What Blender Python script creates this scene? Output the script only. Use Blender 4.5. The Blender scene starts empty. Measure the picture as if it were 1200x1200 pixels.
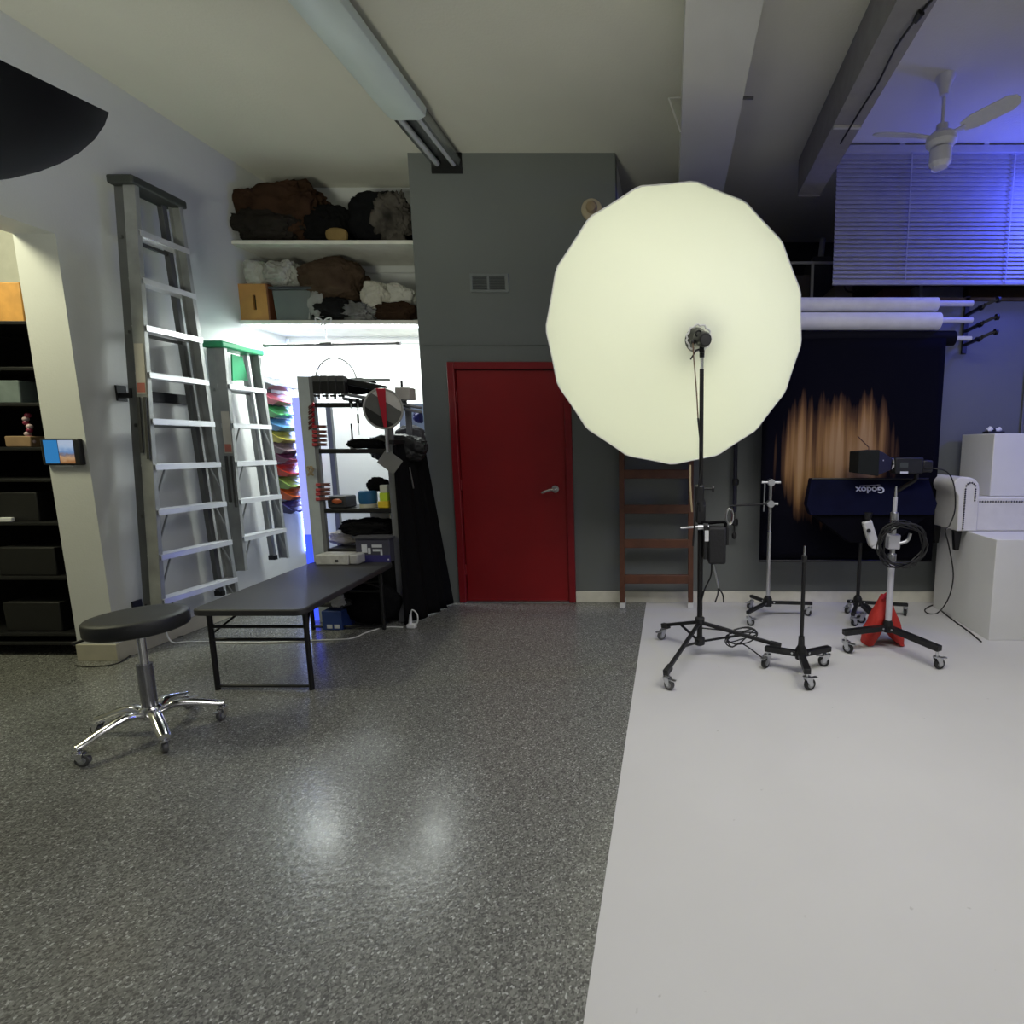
import bpy, bmesh, math, random
from mathutils import Vector, Matrix, noise
random.seed(7)
C = bpy.context.scene.collection
PI = math.pi
# ------------------------------------------------------------------ measuring
CAMZ = 1.39; PX0 = 785.0; F = 595.0; TP = 78/595.0
PIT = math.atan(TP); cp, sp = math.cos(PIT), math.sin(PIT)
def ray(px, py):
    u = (px-PX0)/F; v = (600-py)/F
    return Vector((u, cp+v*sp, v*cp-sp))
def at(px, py, Y):
    r = ray(px, py); return Vector((0,0,CAMZ)) + r*(Y/r.y)
def atz(px, py, z):
    r = ray(px, py); return Vector((0,0,CAMZ)) + r*((z-CAMZ)/r.z)
def atx(px, py, X):
    r = ray(px, py); return Vector((0,0,CAMZ)) + r*(X/r.x)
V = Vector
# ------------------------------------------------------------------ materials
MATS = {}
def mat(name, col, rough=0.5, metal=0.0, var=0.06, scale=12.0, bump=0.0, bscale=60.0, emit=None, estr=0.0, trans=0.0, alpha=1.0, coat=0.0, sheen=0.0, spec=None):
    if name in MATS: return MATS[name]
    m = bpy.data.materials.new(name); m.use_nodes = True
    nt = m.node_tree; b = nt.nodes['Principled BSDF']
    b.inputs['Roughness'].default_value = rough
    b.inputs['Specular IOR Level'].default_value = spec if spec is not None else (.08 if rough >= .8 else .5)
    b.inputs['Metallic'].default_value = metal
    b.inputs['Coat Weight'].default_value = coat
    b.inputs['Sheen Weight'].default_value = sheen
    b.inputs['Transmission Weight'].default_value = trans
    b.inputs['Alpha'].default_value = alpha
    tc = nt.nodes.new('ShaderNodeTexCoord')
    nz = nt.nodes.new('ShaderNodeTexNoise'); nz.inputs['Scale'].default_value = scale; nz.inputs['Detail'].default_value = 4
    nt.links.new(tc.outputs['Object'], nz.inputs['Vector'])
    rp = nt.nodes.new('ShaderNodeValToRGB')
    c = V(col[:3])
    lo = [max(0, x*(1-var)) for x in c]; hi = [min(1, x*(1+var)) for x in c]
    rp.color_ramp.elements[0].position = .3; rp.color_ramp.elements[1].position = .7
    rp.color_ramp.elements[0].color = (*lo, 1); rp.color_ramp.elements[1].color = (*hi, 1)
    nt.links.new(nz.outputs['Fac'], rp.inputs['Fac'])
    nt.links.new(rp.outputs['Color'], b.inputs['Base Color'])
    if bump > 0:
        n2 = nt.nodes.new('ShaderNodeTexNoise'); n2.inputs['Scale'].default_value = bscale; n2.inputs['Detail'].default_value = 5
        nt.links.new(tc.outputs['Object'], n2.inputs['Vector'])
        bp = nt.nodes.new('ShaderNodeBump'); bp.inputs['Strength'].default_value = bump; bp.inputs['Distance'].default_value = .01
        nt.links.new(n2.outputs['Fac'], bp.inputs['Height']); nt.links.new(bp.outputs['Normal'], b.inputs['Normal'])
    if emit:
        b.inputs['Emission Color'].default_value = (*emit, 1); b.inputs['Emission Strength'].default_value = estr
    MATS[name] = m
    return m
white_wall = mat('painted_white_wall', (.60,.61,.60), .75, var=.03, scale=2, bump=.12, bscale=90)
grey_wall = mat('painted_grey_wall', (.145,.157,.152), .6, var=.03, scale=2, bump=.1, bscale=120)
ceil_m = mat('ceiling_plaster', (.66,.65,.57), .85, var=.04, scale=1.2, bump=.15, bscale=60)
beam_m = mat('beam_paint', (.62,.61,.59), .8, var=.04, scale=2)
trim_m = mat('cream_baseboard', (.74,.72,.62), .5)
dark_room = mat('dark_loft_paint', (.05,.05,.052), .9)
side_wall_m = mat('side_room_paint', (.42,.42,.38), .8)
red_door = mat('red_door_paint', (.25,.008,.011), .38, var=.08, scale=3)
red_frame = mat('red_frame_paint', (.22,.009,.014), .35, var=.06)
chrome = mat('chrome', (.8,.8,.82), .16, 1.0, var=.03)
steel = mat('satin_steel', (.6,.61,.63), .32, 1.0, var=.05)
alu = mat('ladder_aluminium', (.36,.37,.36), .45, .45, var=.18, scale=7)
alu_dark = mat('weathered_aluminium', (.15,.155,.15), .55, .4, var=.15, scale=5)
alu_step = mat('step_aluminium', (.80,.81,.83), .35, .6, var=.06, scale=8)
black_metal = mat('black_metal', (.014,.014,.015), .4, .3, var=.1)
black_plastic = mat('black_plastic', (.012,.012,.013), .45)
black_rubber = mat('black_rubber', (.02,.02,.02), .7)
black_vinyl = mat('black_vinyl', (.014,.015,.015), .5, bump=.15, bscale=200)
black_cloth = mat('black_cloth', (.006,.006,.007), .95, bump=.3, bscale=25)
table_m = mat('black_table_plastic', (.03,.03,.033), .5, bump=.2, bscale=250)
green_m = mat('green_ladder_plastic', (.02,.33,.13), .4)
grey_hub = mat('grey_wheel_hub', (.35,.36,.37), .4, .4)
wood_red = mat('stained_wood', (.105,.040,.020), .45, var=.25, scale=9)
wood_box = mat('birch_box', (.50,.25,.07), .5, var=.15, scale=6)
wood_side = mat('dark_box_side', (.16,.055,.02), .6, var=.15)
white_plastic = mat('white_plastic', (.75,.76,.78), .4)
white_paper = mat('white_paper_roll', (.72,.72,.74), .6)
white_paint = mat('white_block_paint', (.72,.72,.70), .6, var=.03, scale=3)
white_leather = mat('white_leather', (.70,.69,.66), .45, var=.04, bump=.15, bscale=40)
stud_m = mat('nailhead', (.08,.08,.09), .3, .7)
red_fabric = mat('red_sandbag_nylon', (.44,.02,.012), .6, bump=.5, bscale=30)
blue_fab = mat('navy_softbox_cloth', (.004,.005,.020), .85, var=.15)
logo_m = mat('white_print', (.6,.62,.7), .6)
grey_card = mat('grey_card', (.13,.13,.125), .7)
card_light = mat('light_card', (.62,.60,.58), .7)
card_black = mat('black_card', (.02,.02,.02), .7)
red_strap = mat('red_strap', (.45,.01,.03), .5)
metal_grey = mat('painted_rack_metal', (.20,.205,.22), .45, .3)
rack_panel = mat('cream_rack_board', (.62,.63,.50), .7)
clear_tub = mat('frosted_tub', (.15,.17,.165), .25, var=.08, scale=4)
cable_w = mat('white_cable', (.68,.68,.68), .5)
cable_k = mat('black_cable', (.01,.01,.01), .5)
tan_m = mat('tan_cord', (.42,.33,.20), .7)
cream_plastic = mat('aged_cream_plastic', (.45,.38,.26), .5)
vent_m = mat('vent_metal', (.17,.185,.185), .5)
vent_dark = mat('opening_shade', (.02,.02,.02), .8)  # flat near-black standing for the shade inside holes
blind_m = mat('blind_vinyl', (.42,.42,.45), .5)
fan_m = mat('fan_enamel', (.66,.66,.68), .4)
fixture_m = mat('fixture_lens', (.62,.70,.68), .35, var=.05, scale=3)
fixture_steel = mat('fixture_steel', (.36,.38,.39), .25, .85)
bare_wood = mat('loft_timber', (.10,.075,.05), .8, var=.2)

def floor_mat():
    m = bpy.data.materials.new('flake_epoxy_floor'); m.use_nodes = True
    nt = m.node_tree; b = nt.nodes['Principled BSDF']; L = nt.links.new
    tc = nt.nodes.new('ShaderNodeTexCoord')
    def vor(s):
        v = nt.nodes.new('ShaderNodeTexVoronoi'); v.inputs['Scale'].default_value = s; L(tc.outputs['Object'], v.inputs['Vector']); return v
    def ramp(src, pts):
        r = nt.nodes.new('ShaderNodeValToRGB'); e = r.color_ramp.elements
        r.color_ramp.interpolation = 'CONSTANT'
        e[0].position = pts[0][0]; e[0].color = (*pts[0][1],1); e[1].position = pts[1][0]; e[1].color = (*pts[1][1],1)
        for p, c in pts[2:]:
            x = e.new(p); x.color = (*c,1)
        L(src, r.inputs['Fac']); return r
    v1 = vor(190); sep = nt.nodes.new('ShaderNodeSeparateColor'); L(v1.outputs['Color'], sep.inputs['Color'])
    r1 = ramp(sep.outputs[0], [(0,(.10,.10,.094)),(.22,(.145,.147,.136)),(.48,(.185,.187,.172)),(.72,(.22,.223,.205)),(.88,(.28,.285,.265)),(.965,(.42,.43,.41))])
    v2 = vor(70); sep2 = nt.nodes.new('ShaderNodeSeparateColor'); L(v2.outputs['Color'], sep2.inputs['Color'])
    r2 = ramp(sep2.outputs[1], [(0,(.9,.9,.9)),(.5,(1,1,1)),(.93,(1.0,1.0,1.0)),(.97,(1.0,1.0,1.0))])
    mx = nt.nodes.new('ShaderNodeMix'); mx.data_type = 'RGBA'; mx.blend_type = 'MULTIPLY'; mx.inputs[0].default_value = 1
    L(r1.outputs['Color'], mx.inputs[6]); L(r2.outputs['Color'], mx.inputs[7])
    L(mx.outputs[2], b.inputs['Base Color'])
    b.inputs['Roughness'].default_value = .24
    b.inputs['Coat Weight'].default_value = .15; b.inputs['Coat Roughness'].default_value = .15
    n = nt.nodes.new('ShaderNodeTexNoise'); n.inputs['Scale'].default_value = 45; n.inputs['Detail'].default_value = 3
    L(tc.outputs['Object'], n.inputs['Vector'])
    bp = nt.nodes.new('ShaderNodeBump'); bp.inputs['Strength'].default_value = .22; bp.inputs['Distance'].default_value = .006
    L(n.outputs['Fac'], bp.inputs['Height']); L(bp.outputs['Normal'], b.inputs['Normal'])
    return m
def white_floor_mat():
    m = bpy.data.materials.new('white_painted_floor'); m.use_nodes = True
    nt = m.node_tree; b = nt.nodes['Principled BSDF']; L = nt.links.new
    tc = nt.nodes.new('ShaderNodeTexCoord')
    n = nt.nodes.new('ShaderNodeTexNoise'); n.inputs['Scale'].default_value = 1.6; n.inputs['Detail'].default_value = 6
    L(tc.outputs['Object'], n.inputs['Vector'])
    r = nt.nodes.new('ShaderNodeValToRGB'); r.color_ramp.elements[0].color = (.55,.545,.54,1); r.color_ramp.elements[1].color = (.63,.625,.62,1)
    L(n.outputs['Fac'], r.inputs['Fac'])
    n2 = nt.nodes.new('ShaderNodeTexNoise'); n2.inputs['Scale'].default_value = 28; n2.inputs['Detail'].default_value = 2
    L(tc.outputs['Object'], n2.inputs['Vector'])
    r2 = nt.nodes.new('ShaderNodeValToRGB'); r2.color_ramp.elements[0].position = .74; r2.color_ramp.elements[1].position = .80
    r2.color_ramp.elements[0].color = (1,1,1,1); r2.color_ramp.elements[1].color = (.72,.72,.70,1)
    L(n2.outputs['Fac'], r2.inputs['Fac'])
    mx = nt.nodes.new('ShaderNodeMix'); mx.data_type = 'RGBA'; mx.blend_type = 'MULTIPLY'; mx.inputs[0].default_value = 1
    L(r.outputs['Color'], mx.inputs[6]); L(r2.outputs['Color'], mx.inputs[7]); L(mx.outputs[2], b.inputs['Base Color'])
    b.inputs['Roughness'].default_value = .5
    return m
floor_m = floor_mat(); wfloor_m = white_floor_mat()

# ------------------------------------------------------------------ mesh builder
class MB:
    def __init__(s): s.bm = bmesh.new(); s.mi = 0
    def _tag(s, faces):
        for f in faces: f.material_index = s.mi
    def box(s, c, d, rot=None):
        c = V(c); M = Matrix.Translation(c)
        if rot is not None: M = M @ rot.to_4x4()
        M = M @ Matrix.Diagonal((*d, 1))
        g = bmesh.ops.create_cube(s.bm, size=1, matrix=M)
        s._tag({f for v in g['verts'] for f in v.link_faces}); return s
    def mm(s, x0, x1, y0, y1, z0, z1):
        return s.box(((x0+x1)/2,(y0+y1)/2,(z0+z1)/2), (abs(x1-x0),abs(y1-y0),abs(z1-z0)))
    def beam(s, p, q, w, h, side=(1,0,0)):
        # box from p to q; w measured along 'side', h across
        p, q = V(p), V(q); d = (q-p); L = d.length; d.normalize()
        a = V(side); a = (a - d*a.dot(d)).normalized(); b = d.cross(a)
        R = Matrix((a, b, d)).transposed()
        return s.box((p+q)/2, (w, h, L), R)
    def cyl(s, p, q, r, r2=None, n=16):
        p, q = V(p), V(q); r2 = r if r2 is None else r2
        return s.tube([p, q], [r, r2], n)
    def tube(s, pts, r, n=10, cap=True):
        pts = [V(p) for p in pts]; k = len(pts)
        rr = r if isinstance(r, (list, tuple)) else [r]*k
        rings = []; prev = None
        for i, p in enumerate(pts):
            t = (pts[min(i+1,k-1)] - pts[max(i-1,0)]).normalized()
            if prev is None:
                a = V((0,0,1)) if abs(t.z) < .9 else V((1,0,0))
                a = (a - t*a.dot(t)).normalized()
            else:
                a = prev - t*prev.dot(t)
                a = a.normalized() if a.length > 1e-6 else t.orthogonal().normalized()
            prev = a; b = t.cross(a)
            rings.append([s.bm.verts.new(p + (a*math.cos(2*PI*j/n) + b*math.sin(2*PI*j/n))*rr[i]) for j in range(n)])
        fs = []
        for i in range(k-1):
            for j in range(n):
                fs.append(s.bm.faces.new((rings[i][j], rings[i][(j+1)%n], rings[i+1][(j+1)%n], rings[i+1][j])))
        if cap:
            fs.append(s.bm.faces.new(rings[0][::-1])); fs.append(s.bm.faces.new(rings[-1]))
        s._tag(fs); return s
    def lathe(s, prof, o, axis=(0,0,1), n=32, cap=True):
        # prof: list of (r, h) along axis from o
        o = V(o); ax = V(axis).normalized(); a = ax.orthogonal().normalized(); b = ax.cross(a)
        rings = [[s.bm.verts.new(o + ax*h + (a*math.cos(2*PI*j/n)+b*math.sin(2*PI*j/n))*max(r,1e-4)) for j in range(n)] for r, h in prof]
        fs = []
        for i in range(len(rings)-1):
            for j in range(n):
                fs.append(s.bm.faces.new((rings[i][j], rings[i][(j+1)%n], rings[i+1][(j+1)%n], rings[i+1][j])))
        if cap:
            fs.append(s.bm.faces.new(rings[0][::-1])); fs.append(s.bm.faces.new(rings[-1]))
        s._tag(fs); return s
    def ball(s, c, r, sc=(1,1,1), n=16):
        M = Matrix.Translation(V(c)) @ Matrix.Diagonal((*sc, 1))
        g = bmesh.ops.create_uvsphere(s.bm, u_segments=n, v_segments=n//2+2, radius=r, matrix=M)
        s._tag({f for v in g['verts'] for f in v.link_faces}); return s
    def poly(s, pts, ex):
        # extruded polygon
        ex = V(ex); a = [s.bm.verts.new(V(p)) for p in pts]; b = [s.bm.verts.new(V(p)+ex) for p in pts]; n = len(a)
        fs = [s.bm.faces.new(a[::-1]), s.bm.faces.new(b)]
        for i in range(n): fs.append(s.bm.faces.new((a[i], a[(i+1)%n], b[(i+1)%n], b[i])))
        s._tag(fs); return s
    def grid(s, fn, nu, nv):
        vs = [[s.bm.verts.new(fn(i/nu, j/nv)) for j in range(nv+1)] for i in range(nu+1)]
        s._tag([s.bm.faces.new((vs[i][j], vs[i+1][j], vs[i+1][j+1], vs[i][j+1])) for i in range(nu) for j in range(nv)])
        return s
    def build(s, name, m, parent=None, bevel=0, origin=None, solid=0, sharp=38, subsurf=0):
        bm = s.bm
        bmesh.ops.recalc_face_normals(bm, faces=bm.faces)
        bm.normal_update()
        for f in bm.faces: f.smooth = True
        for e in bm.edges:
            if len(e.link_faces) == 2 and e.calc_face_angle(0) > math.radians(sharp): e.smooth = False
        if parent is not None: org = world(parent)
        else:
            xs = [v.co for v in bm.verts]
            org = V(origin) if origin is not None else V(((min(v.x for v in xs)+max(v.x for v in xs))/2, (min(v.y for v in xs)+max(v.y for v in xs))/2, min(v.z for v in xs)))
        for v in bm.verts: v.co -= org
        me = bpy.data.meshes.new(name); bm.to_mesh(me); bm.free()
        o = bpy.data.objects.new(name, me); C.objects.link(o)
        for x in (m if isinstance(m, (list, tuple)) else [m]): me.materials.append(x)
        if parent is not None: o.parent = parent
        else: o.location = org
        if solid:
            md = o.modifiers.new('solid', 'SOLIDIFY'); md.thickness = solid; md.offset = 0
        if bevel:
            md = o.modifiers.new('bevel', 'BEVEL'); md.width = bevel; md.segments = 2; md.limit_method = 'ANGLE'; md.angle_limit = .6
            md.harden_normals = False
        if subsurf:
            md = o.modifiers.new('sub', 'SUBSURF'); md.levels = subsurf; md.render_levels = subsurf
        return o
def world(o):
    p = V((0,0,0))
    while o is not None: p += o.location; o = o.parent
    return p
def thing(name, label, cat, loc, group=None):
    o = bpy.data.objects.new(name, None); C.objects.link(o); o.location = V(loc); o.empty_display_size = .1
    return tag(o, label, cat, group)
def tag(o, label, cat, group=None):
    o['label'] = label; o['category'] = cat
    if group: o['group'] = group
    return o
def struct(name, mb, m, **k):
    o = mb.build(name, m, **k); o['kind'] = 'structure'; return o
def dup(root, loc, label=None, group=None):
    def cp_(o, par):
        c = o.copy(); C.objects.link(c); c.parent = par
        for ch in o.children: cp_(ch, c)
        return c
    kids = list(root.children)
    r = root.copy(); C.objects.link(r); r.location = V(loc)
    for ch in kids: cp_(ch, r)
    if label: r['label'] = label
    if group: r['group'] = group
    return r
def crom(pts, k=6):
    pts = [V(p) for p in pts]; out = []
    for i in range(len(pts)-1):
        p0 = pts[max(i-1,0)]; p1 = pts[i]; p2 = pts[i+1]; p3 = pts[min(i+2,len(pts)-1)]
        for j in range(k):
            t = j/k
            out.append(.5*((2*p1)+(p2-p0)*t+(2*p0-5*p1+4*p2-p3)*t*t+(3*p1-p0-3*p2+p3)*t*t*t))
    out.append(pts[-1]); return out
def cable(name, pts, r, m, label=None, cat='cable', parent=None, k=8):
    o = MB().tube(crom(pts, k), r, 8).build(name, m, parent)
    if parent is None: tag(o, label, cat)
    return o

# ------------------------------------------------------------------ the room
HC = 3.71; YW = 4.4; XL = -3.6; XR = 4.3; YF = -3.0
def fl():
    mb = MB()
    mb.mi = 0; mb.mm(-6.2, -.21, YF, 5.1, -.1, 0)
    mb.mi = 1; mb.mm(-.21, XR+.1, YF, 4.5, -.1, 0)
    return mb
struct('floor', fl(), [floor_m, wfloor_m], origin=(0,0,0))
struct('ceiling', MB().mm(-6.2, XR+.1, YF-.1, 6.4, HC, HC+.1), ceil_m, origin=(0,0,HC))
# left wall with the open passage
OY0, OY1, OZ, WT = 1.75, 3.16, 2.62, .25
mb = MB(); mb.mm(XL-WT, XL, YF, OY0, 0, HC); mb.mm(XL-WT, XL, OY0, OY1, OZ, HC); mb.mm(XL-WT, XL, OY1, 5.05, 0, HC)
struct('wall_left', mb, white_wall, origin=(XL,0,0))
# main back wall (grey), door hole, low section on the right below the loft
DX0, DX1, DZ = -1.872, -.837, 2.085
mb = MB()
mb.mm(-2.1, DX0, YW, YW+.15, 0, HC); mb.mm(DX0, DX1, YW, YW+.15, DZ, HC); mb.mm(DX1, -.44, YW, YW+.15, 0, HC)
mb.mm(-.44, XR, YW, YW+.15, 0, 2.60)
struct('wall_back', mb, grey_wall, origin=(0,YW,0))
struct('wall_back_alcove', MB().mm(XL, -2.1, 4.95, 5.05, 0, HC), white_wall, origin=(-2.8,4.95,0))
struct('wall_right_alcove', MB().mm(-2.1, -2.0, YW+.15, 5.05, 0, HC), white_wall, origin=(-2.05,4.7,0))
struct('wall_left_loft', MB().mm(-.54, -.44, YW+.15, 6.2, 2.6, HC), white_wall, origin=(-.5,5.3,2.6))
struct('floor_loft', MB().mm(-.54, XR, YW+.15, 6.2, 2.5, 2.6), bare_wood, origin=(2,5.3,2.5))
struct('wall_back_loft', MB().mm(-.54, XR, 6.2, 6.3, 2.5, HC), dark_room, origin=(2,6.2,2.5))
struct('wall_right', MB().mm(XR, XR+.1, YF, 6.3, 0, HC), white_wall, origin=(XR,0,0))
struct('wall_front', MB().mm(-6.2, XR, YF-.1, YF, 0, HC), white_wall, origin=(0,YF,0))
struct('wall_back_side_room', MB().mm(-6.2, XL-WT, 3.75, 3.85, 0, HC), side_wall_m, origin=(-5,3.75,0))
struct('wall_left_side_room', MB().mm(-6.3, -6.2, YF, 3.85, 0, HC), side_wall_m, origin=(-6.2,0,0))
# trims
struct('baseboard_back', MB().mm(DX1, XR, YW-.015, YW, 0, .1), trim_m, bevel=.003)
tan_base = mat('tan_baseboard', (.45,.42,.33), .5)
mb = MB(); mb.mm(XL, XL+.012, OY1, 4.95, 0, .11); mb.mm(XL-WT, XL+.012, OY1-.012, OY1, 0, .11)
struct('baseboard_left', mb, tan_base, bevel=.002)
struct('trim_1', MB().mm(-2.09, -.6, YW-.010, YW, 2.222, 2.234), grey_wall)
struct('trim_2', MB().mm(.075, .44, YF, YW+.3, 3.46, HC), beam_m)          # ceiling beams
struct('trim_3', MB().mm(1.055, 1.24, YF, YW+.1, 3.44, HC), mat('duct_paint', (.28,.27,.28), .8))
struct('trim_4', MB().mm(1.06, 1.235, 4.485, 4.50, 3.425, 3.44), mat('duct_paint', (.26,.25,.25), .8))
# door
dr = thing('door_1', '', '', ((DX0+DX1)/2, YW, 0)); del dr['label']; del dr['category']; dr['kind'] = 'structure'
mb = MB(); w = .06
mb.mm(DX0, DX0+w, YW-.025, YW+.1, 0, DZ); mb.mm(DX1-w, DX1, YW-.025, YW+.1, 0, DZ); mb.mm(DX0+w, DX1-w, YW-.025, YW+.1, DZ-w, DZ)
mb.build('door_frame', red_frame, dr, bevel=.006)
MB().mm(DX0+w+.006, DX1-w-.004, YW+.005, YW+.05, .012, DZ-w-.006).build('door_panel', red_door, dr, bevel=.003)
hp = at(651, 573, YW)
mb = MB(); mb.cyl((hp.x, YW+.005, hp.z), (hp.x, YW-.012, hp.z), .032, n=24); mb.cyl((hp.x, YW-.01, hp.z), (hp.x, YW-.055, hp.z), .011)
mb.tube(crom([(hp.x+.008, YW-.052, hp.z), (hp.x-.04, YW-.055, hp.z-.006), (hp.x-.11, YW-.05, hp.z-.03)]), [.012]*12+[.009])
mb.build('door_handle', chrome, dr)
mb = MB()
for z in (.3, 1.05, 1.8): mb.cyl((DX0+w+.004, YW-.004, z-.045), (DX0+w+.004, YW-.004, z+.045), .007, n=8)
mb.build('hinge', red_frame, dr)
MB().mm(DX0+w, DX1-w, YW-.02, YW+.1, 0, .011).build('threshold', steel, dr)

# ------------------------------------------------------------------ wall fittings
def vent():
    a = at(551, 321, YW); b = at(597, 343, YW); x0, x1, z0, z1 = a.x, b.x, b.z, a.z
    t = thing('air_vent', 'small grey two-panel air vent grille high above the red door', 'vent', ((x0+x1)/2, YW, z0))
    mb = MB(); f = .02; mx = (x0+x1)/2 - .01
    for r in ((x0,x1,z0,z0+f),(x0,x1,z1-f,z1),(x0,x0+f,z0+f,z1-f),(x1-f*1.6,x1,z0+f,z1-f),(mx-f/2,mx+f/2,z0+f,z1-f)):
        mb.mm(r[0], r[1], YW-.014, YW, r[2], r[3])
    mb.build('frame', vent_m, t, bevel=.002)
    MB().mm(x0+f/2, x1-f/2, YW-.003, YW-.001, z0+f/2, z1-f/2).build('shade_sheet', vent_dark, t)  # dark sheet coloured as the shade behind the louvres
    mb = MB(); n = 11
    for i in range(n):
        z = z0+f+(z1-z0-2*f)*(i+.5)/n
        for (a_, b_) in ((x0+f, mx-f/2), (mx+f/2, x1-f*1.6)):
            mb.box(((a_+b_)/2, YW-.008, z), (b_-a_, .010, .0025), Matrix.Rotation(.7, 3, 'X'))
    mb.build('louvre', vent_m, t)
vent()
p = at(694, 247, YW)
t = thing('wall_alarm', 'round cream alarm dome high on the grey wall beside the umbrella', 'alarm', (p.x, YW, p.z))
MB().lathe([(.001,0),(.082,0),(.088,.012),(.082,.028),(.05,.032),(.001,.033)], (p.x, YW, p.z), (0,-1,0), cap=False).build('base', cream_plastic, t)
MB().lathe([(.045,.03),(.045,.05),(.036,.068),(.001,.075)], (p.x, YW, p.z+.01), (0,-1,0), cap=False).build('dome', mat('tan_dome', (.33,.25,.15), .4), t)

# fluorescent fixture on the ceiling
def fixture():
    t = thing('ceiling_light_fixture', 'long unlit fluorescent ceiling fixture running into the grey wall', 'ceiling light', (-1.79, 3.0, HC))
    mb = MB()
    def prof(y): return [V((-1.925,y,3.655)), V((-1.915,y,3.60)), V((-1.87,y,3.575)), V((-1.70,y,3.575)), V((-1.655,y,3.60)), V((-1.645,y,3.655))]
    mb.poly(prof(.4), (0, 3.76-.4, 0)); mb.build('lens_cover', fixture_m, t, bevel=.004)
    MB().mm(-1.88, -1.69, .4, 4.42, 3.65, HC).build('housing', fixture_steel, t)
    mb = MB()
    for x in (-1.85, -1.72): mb.cyl((x, 3.72, 3.612), (x, 4.36, 3.612), .022)
    mb.build('tube', mat('dead_tube', (.5,.52,.54), .2, .1), t)
    MB().poly([V((-1.90,3.765,3.65)), V((-1.89,3.765,3.60)), V((-1.87,3.765,3.60)), V((-1.87,3.765,3.65))], (0,.62,0)).build('side_rail', fixture_steel, t)
    MB().poly([V((-1.70,3.765,3.65)), V((-1.70,3.765,3.60)), V((-1.68,3.765,3.60)), V((-1.67,3.765,3.65))], (0,.62,0)).build('side_rail', fixture_steel, t)
    # flat dark panel on the wall, coloured as a shaded recess
    a = at(503, 197, YW); b = at(536, 184, YW)
    MB().mm(-1.91, -1.665, YW-.012, YW-.002, 3.555, HC-.002).build('recess_shade', vent_dark, t)
fixture()

# ceiling cable and hooks
pts = [atz(1092, 0, 3.43), atz(1080, 14, 3.43), atz(1066, 32, 3.42), atz(1052, 52, 3.40), atz(1040, 75, 3.42), atz(1029, 97, 3.42), atz(1011, 125, 3.41), atz(1000, 143, 3.40), atz(985, 168, 3.40)]
t = thing('hanging_cable', 'black power cable draped along the ceiling beam above the blinds', 'cable', pts[0])
MB().tube(crom(pts), .006, 8).build('cord', cable_k, t)
q = atz(1080, 14, 3.43); q2 = atz(1072, 25, 3.42)
MB().cyl(q, q2, .018, .014).build('plug', cable_k, t)
for (x1, y1, x2, y2, lb) in ((784,115,798,155,'thin white metal strut hooked to left side of the main ceiling beam'),):
    a = atz(x1, y1, 3.66); b = at(x2, y2, a.y+.02)
    mb = MB(); mb.tube([a, b], .008, 8); mb.tube([a, at(798, 114, a.y)], .006, 8)
    tag(mb.build('beam_hook', beam_m), lb, 'hook')
a = atz(883, 115, 3.6); b = atz(868, 116, 3.6); b.x = .43
tag(MB().tube([a, V((.44, a.y, a.z))], .009, 8).build('beam_hook', mat('dark_hook', (.12,.12,.12), .5, .6)), 'short dark rod sticking out of right side of the main ceiling beam', 'hook')
a = atz(957, 149, 3.432); b = atz(991, 150, 3.432)
tag(MB().mm(1.06, 1.235, a.y-.01, a.y+.01, 3.424, 3.4395).build('beam_strap', beam_m), 'thin pale strap across underside of the right ceiling beam', 'strap')

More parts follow.
